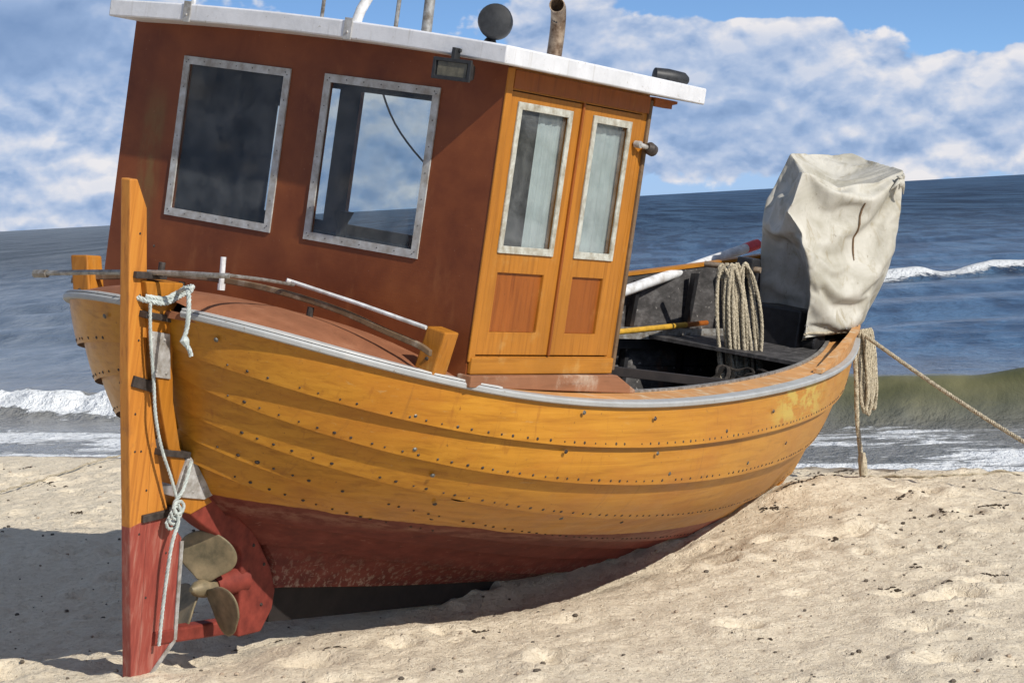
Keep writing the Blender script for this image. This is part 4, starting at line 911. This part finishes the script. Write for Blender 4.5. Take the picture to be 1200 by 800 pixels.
# things fixed on the roof
def RT(y): return rz(y) + .083
mb = MB(); c = Vector((-.02, .09, 1.492)); ax_ = Vector((-.86, -.45, .12)).normalized()
mb.tube([c - ax_ * .085, c - ax_ * .075, c - ax_ * .02, c + ax_ * .02, c + ax_ * .035, c + ax_ * .042, c + ax_ * .045], [.045, .07, .078, .078, .072, .04, .01], 28)
se = mb.build('searchlight', M['blackplastic'], boat, smooth='auto'); se['label'] = 'round black searchlight on the roof'
mb = MB(); mb.tube([(.02, .13, RT(.1) - .002), (.02, .125, 1.43)], [.035, .014], 12); mb.bar((.02, .125, 1.41), (-.01, .1, 1.45), .03, .02); child(mb, 'bracket', M['blackplastic'], se, smooth='auto')
mb = MB(); pth = smoothpath([(1.0, .4, RT(.4) - .01), (1.0, .4, 1.52), (.985, .395, 1.60), (.93, .37, 1.652), (.88, .35, 1.665)], 5); mb.tube(pth, .034, 18, cap=False); ex = mb.build('exhaust_pipe', M['rust'], boat, smooth='auto')
sm = ex.modifiers.new('s', 'SOLIDIFY'); sm.thickness = -.004; ex['label'] = 'bent rusty exhaust pipe'
mb = MB(); mb.tube([(.975, .395, 1.60), (.97, .39, 1.61)], .031, 14); child(mb, 'bore_disc', M['black'], ex)  # black disc closing the bore of the pipe
mb = MB(); mb.tube([(-.18, .74, RT(.74) - .012), (-.16, .735, 1.47), (.0, .71, 1.75), (.15, .69, 2.05)], [.024, .024, .024, .022], 14); mm = mb.build('mast', M['poleW'], boat, smooth='auto'); mm['label'] = 'white leg of the mast on the roof edge'
mb = MB(); mb.tube([(.12, .555, RT(.55) - .01), (.1, .55, 1.75), (.1, .55, 2.3)], .025, 14); o = mb.build('mast', M['steel'], boat, smooth='auto'); o['label'] = 'grey steel mast pole on the roof'
mb = MB(); mb.tube([(.0, .645, RT(.64) - .01), (.0, .645, 2.2)], .010, 8); mb.build('antenna', M['steel'], boat, smooth='auto')
mb = MB(); mb.tube([(.0, 1.078, RT(1.08) - .01), (.0, 1.078, 1.9)], .009, 8); mb.build('antenna', M['steel'], boat, smooth='auto')
mb = MB(); mb.tube([(-.20, 1.70, RT(1.7) - .01), (-.19, 1.70, 1.7)], .011, 8); mb.build('antenna', M['poleW'], boat, smooth='auto')
# black lamp lying on the forward corner
mb = MB(); c = Vector((1.50, .03, RT(0) + .022)); mb.tube([c + Vector((-.06, .05, 0)), c + Vector((-.055, .045, 0)), c, c + Vector((.075, -.05, .0)), c + Vector((.095, -.062, 0))], [.02, .038, .042, .036, .02], 16)
nl = mb.build('roof_lamp', M['blackplastic'], boat, smooth='auto'); mb = MB(); mb.box((1.46, .0, RT(0) - .003), (1.54, .06, RT(0) + .012)); child(mb, 'mount', M['blackplastic'], nl)
# floodlight under the eave of the aft wall
fx = -.262; P_ = [(fx, .02, 1.204), (fx, .215, 1.204), (fx, .215, 1.292), (fx, .02, 1.292)]; Q_ = [(fx + .08, .05, 1.215), (fx + .08, .185, 1.215), (fx + .08, .185, 1.275), (fx + .08, .05, 1.275)]; mb = MB()
mb.hexa([P_[0], P_[1], Q_[1], Q_[0], P_[3], P_[2], Q_[2], Q_[3]]); fl = mb.build('floodlight', M['blackplastic'], boat, bev=.008); fl['label'] = 'black rectangular floodlight under the eave'
mb = MB(); mb.box((fx - .004, .04, 1.217), (fx - .0005, .195, 1.279)); child(mb, 'lens', simple('yellowed_floodlight_glass', (.11, .10, .07), .15, 0, .3, 30, .2), fl)
mb = MB(); frame_ring(mb, .016, .219, 1.200, 1.296, .016, lambda u, z, d: (d, u, z), fx + .001, fx - .012); child(mb, 'bezel', M['blackplastic'], fl, bev=.002)
mb = MB(); mb.bar((fx + .012, .118, 1.29), (fx + .012, .118, 1.345), .045, .02, (0, 1, 0)); mb.bar((fx + .012, .118, 1.335), (-.236, .118, 1.335), .04, .016); child(mb, 'bracket', M['blackplastic'], fl, bev=.003)
# small lamp on the forward edge of the door wall
mb = MB(); mb.tube([(1.20, -.012, 1.055), (1.20, -.045, 1.055)], .018, 12); mb.tube([(1.20, -.035, 1.055), (1.27, -.05, 1.045)], .012, 10); dl = mb.build('door_lamp', M['plate'], boat, smooth='auto')
mb = MB(); mb.tube([(1.255, -.05, 1.05), (1.275, -.052, 1.045), (1.31, -.056, 1.035), (1.325, -.058, 1.03)], [.018, .032, .030, .012], 16); child(mb, 'lamp_shade', M['iron'], dl, smooth='auto')
# stay wire seen through the wheelhouse
mb = MB(); mb.tube(smoothpath([(1.64, 2.0, 1.38), (1.9, 1.9, .95), (2.4, 1.7, .62), (3.4, 1.3, .25)], 8), .006, 6); mb.build('stay_wire', M['black'], boat)
# samson post with cross bar in the foredeck, carries the coil
mb = MB(); mb.box((4.95, 1.12, -.62), (5.07, 1.24, .47)); smp = mb.build('samson_post', M['black'], boat, bev=.01)
mb = MB(); mb.tube([(4.93, 1.46, .385), (5.0, 1.08, .40)], .020, 12); child(mb, 'cross_bar', M['rust'], smp, smooth='auto')
# dark winch under the tarpaulin
mb = MB(); mb.box((5.45, .95, -.62), (5.95, 1.35, .16)); mb.tube([(5.6, .85, -.05), (5.6, 1.45, -.05)], .09, 28); wi = mb.build('winch', M['black'], boat, bev=.015)

# ------------------------------------------------------------------ tarpaulin over the winch
def cam_pt(px, py, dist):
    d_ = cF * FPX + cR * (px - 600) + cU * (400 - py); d_ = d_ / d_[1] * dist; return Vector((d_[0], d_[1], d_[2] + EYE))
# the cover is a sheet draped by a short cloth simulation over the gear; its form starts from four corners at five heights
# corners in turn: near, right, back, left; rows from the top down
KC = [[(940, 200, 15.22), (1060, 199, 15.62), (1000, 182, 16.35), (926, 179, 15.95)],
      [(926, 248, 15.16), (1057, 245, 15.62), (995, 240, 16.42), (899, 232, 15.88)],
      [(945, 297, 15.03), (1048, 292, 15.62), (990, 290, 16.42), (889, 285, 15.88)],
      [(948, 345, 15.10), (1024, 340, 15.62), (975, 345, 16.35), (888, 350, 15.88)],
      [(943, 396, 15.15), (1000, 390, 15.60), (962, 400, 16.2), (889, 424, 15.88)]]
KC = np.array([[tuple(cam_pt(*p)) for p in r] for r in KC]); NU, NV, NC = 88, 46, 12
def cover_form(recess):
    V = []
    for j in range(NV):
        f = j / (NV - 1) * 4; r = min(int(f), 3); t = f - r; C = KC[r] * (1 - t) + KC[r + 1] * t; m = C.mean(0)
        for i in range(NU):
            g = i / NU * 4; c = int(g) % 4; u = g - int(g); p = C[c] * (1 - u) + C[(c + 1) % 4] * u
            d = (p - m) / np.linalg.norm(p - m); p = p + d * .03 * math.sin(PI * u)
            if c == 3: p = p - d * recess * np.clip((j / (NV - 1) - .42) / .05, 0, 1) * math.sin(PI * min(1, u / .96)) ** .5
            V.append(p)
    top = np.array(V[:NU]); m = top.mean(0); cap = []
    for q in range(NC - 1, 0, -1):
        sc_ = 1 - q / NC; cap += [m + (p - m) * sc_ + np.array([0, 0, .03 * (1 - sc_ * sc_)]) for p in top]
    return np.array([m + np.array([0, 0, .03])] + cap + V)
NR = NC - 1 + NV
CF = [(0, 1 + (i + 1) % NU, 1 + i) for i in range(NU)] + [(1 + r * NU + i, 1 + r * NU + (i + 1) % NU, 1 + (r + 1) * NU + (i + 1) % NU, 1 + (r + 1) * NU + i) for r in range(NR - 1) for i in range(NU)]
start = cover_form(.16); base_c = Vector((start[:, 0].mean(), start[:, 1].mean(), start[:, 2].min())); start = start - np.array(base_c)
tarp = link('tarpaulin', start, CF, M['tarp'], None, True)
def drape(obj):
    tmp = bpy.data.scenes.new('drape'); tmp.collection.objects.link(obj); n = len(obj.data.vertices)
    vg = obj.vertex_groups.new(name='held'); tr = 1 + (NC - 1) * NU
    def hold(c, j, wt=1.0): vg.add([tr + j * NU + int(round(c * NU / 4)) % NU], wt, 'REPLACE')
    vg.add(list(range(n - NU, n)), 1.0, 'REPLACE')
    for q in (-2, -1, 0, 1, 2): vg.add([tr + q % NU], .9, 'REPLACE')
    for q in range(NU // 4, 3 * NU // 4 + 1, 2): vg.add([tr + q], 1.0, 'REPLACE')
    for c in (1, 3):
        for j in range(1, NV - 1): hold(c, j)
    for j in [12, 13] + list(range(20, NV - 1)): hold(0, j)
    for j in (19, 21):
        for c in (3.15, 3.3, 3.45, 3.6, 3.75, 3.9): hold(c, j, .8)
    for c in (3.3, 3.5, 3.7): hold(c, 9, .6)
    for c, j in ((.5, 8), (.45, 16), (.6, 26), (.5, 36)): hold(c, j, .5)
    m = obj.modifiers.new('drape', 'CLOTH'); q = m.settings
    q.quality = 12; q.mass = .25; q.tension_stiffness = 25; q.compression_stiffness = 18; q.shear_stiffness = 12; q.bending_stiffness = 1.2; q.air_damping = 3; q.tension_damping = 8
    q.vertex_group_mass = 'held'; q.shrink_min = q.shrink_max = -.065; q.use_pressure = True; q.uniform_pressure_force = .5
    tmp.frame_start = 1; tmp.frame_end = 60; m.point_cache.frame_end = 60
    for f in range(1, 61): tmp.frame_set(f)
    dg = tmp.view_layers[0].depsgraph; dg.update(); me = obj.evaluated_get(dg).to_mesh(); co = np.empty(n * 3); me.vertices.foreach_get('co', co)
    obj.modifiers.clear(); obj.vertex_groups.clear(); bpy.data.scenes.remove(tmp); return co.reshape(-1, 3)
try:
    draped = drape(tarp)
    if not np.isfinite(draped).all() or np.abs(draped - start).max() > .6: draped = start
except Exception as e:
    print('drape skipped', e); draped = start
print('drape moved', float(np.abs(draped - start).mean()))
tarp.data.vertices.foreach_set('co', draped.ravel()); tarp.data.update(); tarp.location = base_c
md = tarp.modifiers.new('thick', 'SOLIDIFY'); md.thickness = .004; md.offset = 0; md = tarp.modifiers.new('sub', 'SUBSURF'); md.levels = 1; md.render_levels = 2
tag(tarp, 'dirty white tarpaulin draped over the gear at the bow, knotted at its top corner', 'tarpaulin')
G_ = draped[1:].reshape(NR, NU, 3); ring_mid = G_.mean(axis=1)
def ring(r, c, out=.006):
    p = G_[r, int(round(c)) % NU]; o_ = p - ring_mid[r]; o_[2] = 0; return Vector(p + o_ / np.linalg.norm(o_) * out)
mb = MB(); mb.tube([ring(r, 13) for r in range(18, 36, 2)], [.004] + [.007] * 7 + [.003], 6); child(mb, 'seam', M['weathered'], tarp, smooth='auto')
mb = MB(); mb.tube([ring(NR - 2, c) for c in range(0, 89, 2)], .009, 6); child(mb, 'hem_cord', M['rope'], tarp, smooth='auto')
for c in range(1, 88, 6):
    mb = MB(); p = ring(NR - 4, c, .002); mb.rivet(p, ring(NR - 4, c, .02) - p, .012, .004); child(mb, 'eyelet', M['steel'], tarp)
kn = ring(13, 20, .02); mb = MB(); side_ = Vector(G_[13, 18] - G_[13, 21]).normalized()
for (ex_, ez_, ln) in ((-.5, .5, .05), (.9, -.3, .12), (.6, .4, .08), (-.1, -1, .11), (.4, -.8, .08)):
    mb.tube(smoothpath([kn, kn + side_ * ex_ * ln * .5 + Vector((0, -.025, ez_ * ln * .5)), kn + side_ * ex_ * ln + Vector((0, 0, ez_ * ln))], 4), [.020, .020, .018, .016, .014, .011, .008, .006, .003], 8)
child(mb, 'knot', M['tarp'], tarp, smooth='auto')
# ------------------------------------------------------------------ ropes and poles: things of their own
mb = MB(); pa = [(3.0, 1.55, -.20), (4.542, 1.80, .145), (6.25, 1.80, .51)]; a = W((1.36, 1.8, -.534)); b = W((6.16, 1.8, .492))
mid = (a + b) / 2
def wthing(mb_, name, mat, base, label, cat, smooth='auto', group=None, bev=0, mats=None):
    mb_.v = [tuple(Vector(v) - base) for v in mb_.v]; o = mb_.build(name, mat, None, smooth, bev, mats); o.location = base; return tag(o, label, cat, group)
mb.tube([a, b], .036, 16); pole = wthing(mb, 'white_pole', M['poleW'], a.copy(), 'thick white pole lying along the far gunwale, red at its end', 'pole')
mb = MB(); e_ = W((6.34, 1.8, .531)); mb.tube([b - a, e_ - a], .038, 16); child(mb, 'red_tip', M['redtip'], pole, smooth='auto')
a = W((3.6, 1.6, -.142)); b = W((5.05, 1.6, -.048)); mb = MB(); mb.tube([a, b], .019, 12); yp = wthing(mb, 'yellow_stick', M['yellow'], a.copy(), 'thin yellow stick inside the boat against the dark far planks', 'stick')
e_ = W((5.35, 1.6, -.028)); mb = MB(); mb.tube([b - a, e_ - a], .017, 12); child(mb, 'bare_tip', M['panel_wood'], yp)
# coil of rope hung on the cross bar
mb = MB(); top = W((4.95, 1.2, .40)); hr = Vector((.97, .24, 0)); hd = Vector((-.24, .97, 0))
for i in range(15):
    cx = random.uniform(-.17, .02); wd_ = random.uniform(.03, .075); L_ = random.uniform(.80, 1.05); dd = random.uniform(-.05, .02) - .06
    pts_ = []
    for k in range(25):
        th = 2 * PI * k / 24; px_ = cx + wd_ * math.sin(th) * (1 + .15 * math.sin(3 * th + i)); pz = -L_ / 2 + L_ / 2 * math.cos(th); pz = .02 + pz + .012 * math.sin(5 * th + i)
        pts_.append(top + hr * px_ + hd * (dd + .02 * math.sin(th + i)) + Vector((0, 0, pz)) + Vector((.06 * (-pz), 0, 0)) * .4)
    t_ = twisted(smoothpath(pts_, 3), .0125, 120, 3, 5); mb.add(t_.v, t_.f)
for j in range(3):
    pts_ = [top + hr * (-.07 + .10 * math.cos(k * PI / 8)) + hd * (-.02 + -.05 * math.sin(k * PI / 8)) + Vector((0, 0, -.02 - .02 * j + .01 * math.sin(k))) for k in range(17)]
    t_ = twisted(smoothpath(pts_, 2), .0125, 120, 3, 5); mb.add(t_.v, t_.f)
wthing(mb, 'rope_coil', M['rope'], top.copy(), 'thick coil of weathered rope hung up inside the bow', 'rope')
# dark tangle of old rope lying below the tarpaulin
mb = MB(); hc = W((4.55, .80, -.36))
for i in range(34):
    c_ = hc + Vector((random.gauss(0, .17), random.gauss(0, .17), -.10 + .22 * random.random())); r_x, r_y = random.uniform(.06, .17), random.uniform(.05, .13); tl, tz = random.uniform(0, PI), random.uniform(-.8, .8); pts_ = []
    for k in range(17):
        th = 2 * PI * k / 16; u, v = math.cos(th) * r_x, math.sin(th) * r_y * (1 + .2 * math.sin(2 * th + i)); pts_.append(c_ + Vector((u * math.cos(tl) - v * math.sin(tl), u * math.sin(tl) + v * math.cos(tl), v * tz + .02 * math.sin(3 * th + i))))
    mb.tube(smoothpath(pts_, 2), random.choice([.009, .012, .016]), 6)
wthing(mb, 'rope_tangle', simple('blackened_old_rope', (.035, .03, .026), .9, 0, .5, 40, .5, .2), hc.copy(), 'dark tangle of old rope lying below the tarpaulin', 'rope')
# mooring line from the bow to the right, fast to a stake beyond
bow = cam_pt(1001, 384, 15.9); far_end = cam_pt(1440, 640, 13.2)
pts_ = [bow + (far_end - bow) * (k / 20) + Vector((0, 0, -.10 * math.sin(PI * k / 20))) for k in range(21)]
far_end = pts_[-1]
mb = twisted(pts_, .016, 110, 3, 6)
for k_ in range(3):
    t_ = twisted([bow + Vector((-.05 + .06 * math.cos(a_ / 12 * 2 * PI), .02 * k_, .0 + .05 * math.sin(a_ / 12 * 2 * PI) - .02 * k_)) for a_ in range(13)], .018, 90, 3, 6); mb.add(t_.v, t_.f)
wthing(mb, 'mooring_rope', M['rope'], bow.copy(), 'taut pale mooring rope running from the bow out to the right', 'rope')
mb = MB(); gzz = gz(far_end.x, far_end.y); mb.tube([Vector((far_end.x, far_end.y, gzz - .3)), Vector((far_end.x, far_end.y, far_end.z + .12))], [.04, .05], 12)
wthing(mb, 'stake', M['weathered'], Vector((far_end.x, far_end.y, gzz)), 'wooden stake in the sand holding the mooring rope', 'stake')
# bundle of line hung over the bow, with one end down on the sand
mb = MB(); bx = cam_pt(1010, 388, 15.85)
for i in range(6):
    o_ = -.012 + .016 * i; L_ = [.58, .53, .60, .56, .5, .57][i]; pts_ = []
    for k in range(21):
        th = 2 * PI * k / 20; pts_.append(bx + Vector((o_ + .028 * math.sin(th), random.uniform(-.01, .01) + .02 * i - .04, -L_ / 2 + L_ / 2 * math.cos(th) + .01)))
    t_ = twisted(smoothpath(pts_, 3), .013, 110, 3, 5); mb.add(t_.v, t_.f)
wthing(mb, 'hanging_rope_bundle', M['rope'], bx.copy(), 'bundle of grey rope loops hanging over the bow', 'rope')
h0 = cam_pt(1000, 392, 15.72); gx_, gy_ = h0.x + .015, h0.y - .02; g0 = gz(gx_, gy_)
pts_ = [h0, h0 + Vector((0.005, 0, -.3)), h0 + Vector((.0, 0, -.6)), Vector((gx_, gy_, g0 + .09)), Vector((gx_ + .01, gy_, g0 + .02))]
mb = twisted(smoothpath(pts_, 10), .018, 100, 3, 6)
t_ = MB(); t_.tube([Vector((gx_ + .004, gy_, g0 + .17)), Vector((gx_ + .004, gy_, g0 + .12)), Vector((gx_ + .008, gy_, g0 + .01))], [.022, .032, .030], 10); mb.add(t_.v, t_.f)
wthing(mb, 'hanging_rope', M['rope'], Vector((gx_, gy_, g0)), 'single rope end hanging straight down from the bow to the sand', 'rope')
# thin line half buried in the sand, on the right
pts_ = []
for k in range(60):
    x = gx_ + .05 + k * .022; y = gy_ - .55 * (k / 59) - .08 * math.sin(k / 9.) ; pts_.append(Vector((x, y, gz(x, y) + .006 - .012 * (k > 50) - .004 * math.sin(k * .8))))
mb = MB(); mb.tube(pts_, .009, 6); wthing(mb, 'buried_line', M['rope'], pts_[0].copy(), 'thin line lying half buried in the sand right of the bow', 'rope')
# thin line on the sand at the left, from the boat
pts_ = []
a = cam_pt(152, 546, 20.2); b = cam_pt(-80, 604, 16.6)
for k in range(90):
    f = k / 89; x = a.x + (b.x - a.x) * f; y = a.y + (b.y - a.y) * f; pts_.append(Vector((x, y, float(ground(np.array([x]), np.array([y]))[0]) + .03)))
mb = MB(); mb.tube(pts_, .008, 6); wthing(mb, 'shore_line', M['rope'], pts_[-1].copy(), 'thin dark line lying across the sand left of the rudder', 'rope')
# pale lashing round the stern post and the line down the rudder groove
def BW(L): return [W(p) for p in L]
mb = MB(); yy = YC - .085
lash = BW(smoothpath([(-.99, yy + .03, .078), (-.90, yy, .075), (-.83, yy, .10), (-.745, yy - .005, .125), (-.70, yy + .03, .13), (-.72, YC, .11), (-.80, YC + .08, .10), (-.95, YC + .085, .085), (-1.02, YC + .03, .08), (-.99, yy + .03, .062), (-.9, yy - .004, .057), (-.82, yy - .004, .085), (-.735, yy - .008, .12)], 5))
t_ = twisted(lash, .013, 120, 3, 5); mb.add(t_.v, t_.f)
t_ = twisted(smoothpath([cam_pt(208, 343, 10.02), cam_pt(217, 338, 9.93), cam_pt(221, 344, 9.82), cam_pt(221, 365, 9.80), cam_pt(219, 385, 9.80), cam_pt(216, 398, 9.80), cam_pt(222, 410, 9.80), cam_pt(224, 417, 9.81)], 5), .011, 120, 3, 5); mb.add(t_.v, t_.f)
t_ = MB(); t_.tube([cam_pt(217, 394, 9.80), cam_pt(216, 399, 9.80), cam_pt(219, 405, 9.80)], [.012, .022, .012], 8); mb.add(t_.v, t_.f)
wthing(mb, 'lashing_line', M['line'], W((-.85, yy, .08)), 'pale blue line tied around the stern post with a dangling end', 'rope')
mb = MB(); t_ = twisted(BW(smoothpath([(-.99, yy, .05), (-.96, yy, -.1), (-.90, yy, -.30), (-.87, yy - .01, -.45), (-.80, yy - .01, -.60), (-.73, yy - .02, -.72), (-.66, yy - .02, -.84), (-.62, yy - .02, -.90)], 6)), .008, 110, 3, 5); mb.add(t_.v, t_.f)
t_ = twisted(BW(smoothpath([(-.60, yy - .02, -.66), (-.64, yy - .03, -.78), (-.68, yy - .02, -.86), (-.64, yy - .025, -.93), (-.66, yy - .02, -1.05), (-.64, yy, -1.3), (-.62, yy + .01, -1.52)], 6)), .009, 110, 3, 5); mb.add(t_.v, t_.f)
for k_ in range(4):
    t_ = twisted(BW([(-.65 + .035 * math.cos(a_ / 10 * 2 * PI), yy - .025 + .01 * k_, -.87 - .025 * k_ + .03 * math.sin(a_ / 10 * 2 * PI)) for a_ in range(11)]), .008, 110, 3, 5); mb.add(t_.v, t_.f)
wthing(mb, 'rudder_line', M['line'], W((-.7, yy, -.6)), 'grey white line running down between rudder and stern post', 'rope')

# ------------------------------------------------------------------ seaweed and pebbles on the sand
mb = MB()
def tuft(x, y, r, n):
    for i in range(n * 2):
        a_ = random.uniform(0, 2 * PI); d_ = r * abs(random.gauss(0, .55)); x0 = x + math.cos(a_) * d_ * 1.7; y0 = y + math.sin(a_) * d_; z0 = gz(x0, y0); L_ = random.uniform(.005, .017); b_ = random.uniform(0, PI)
        V = []; ca, sb = math.cos(b_), math.sin(b_)
        for (zz_, rr_) in ((-.5, .8), (.25, 1), (.8, .5)):
            for k in range(6):
                u = math.cos(k * PI / 3) * L_ * rr_ * random.uniform(.6, 1.4); v = math.sin(k * PI / 3) * L_ * .5 * rr_ * random.uniform(.6, 1.4); V.append((x0 + u * ca - v * sb, y0 + u * sb + v * ca, z0 + zz_ * L_ * .55))
        mb.add(V, [(j * 6 + k, j * 6 + (k + 1) % 6, (j + 1) * 6 + (k + 1) % 6, (j + 1) * 6 + k) for j in range(2) for k in range(6)] + [(12, 13, 14, 15, 16, 17)])
for (px, py, r, n) in ((955, 566, .16, 60), (975, 553, .12, 30), (925, 588, .10, 30), (905, 600, .10, 26), (960, 578, .06, 26), (1060, 592, .08, 14), (1118, 608, .12, 30), (1165, 596, .08, 20), (1160, 672, .06, 14), (1075, 665, .05, 10), (990, 545, .05, 18),
                       (1040, 690, .06, 8), (890, 752, .05, 6), (560, 742, .04, 6), (330, 742, .05, 8), (395, 765, .04, 6), (60, 566, .10, 12), (90, 604, .08, 10), (30, 548, .06, 8), (980, 640, .05, 7), (1110, 690, .05, 7)):
    dd = EYE * FPX / max(20., (py - 237.5 + (px - 600) * math.tan(ROLL)) * math.cos(ROLL)); q = cam_pt(px, py, dd); tuft(q.x, q.y, r, n)
sw = mb.build('seaweed', simple('dried_dark_seaweed', (.05, .035, .022), .9, 0, .4, 20, .2), None); tag(sw, 'dark dried seaweed bits scattered on the sand', 'seaweed', kind='stuff')
mb = MB()
for i in range(900):
    y = 8.9 + 11 * random.random() ** 1.3; x = random.uniform(-.26, .26) * y; a_, s_ = shore(x, y)
    if s_ > -.6: continue
    r = random.choice([.004, .006, .006, .009, .013]); z = gz(x, y) + r * .3
    V = []; n_ = 6
    for (zz_, rr_) in ((-.6, .7), (0, 1), (.55, .65)):
        for k in range(n_): V.append((x + math.cos(k * PI / 3) * r * rr_ * random.uniform(.8, 1.25), y + math.sin(k * PI / 3) * r * rr_ * random.uniform(.8, 1.25), z + zz_ * r))
    F = [(j * n_ + k, j * n_ + (k + 1) % n_, (j + 1) * n_ + (k + 1) % n_, (j + 1) * n_ + k) for j in range(2) for k in range(n_)] + [tuple(2 * n_ + k for k in range(n_))]
    mb.add(V, F, random.choice([0, 0, 1]))
pb = mb.build('pebbles', None, None, 'auto', mats=[simple('dark_pebble', (.10, .08, .06), .8), simple('tan_pebble', (.33, .26, .19), .8)]); tag(pb, 'small pebbles and crumbs strewn over the sand', 'pebbles', kind='stuff')
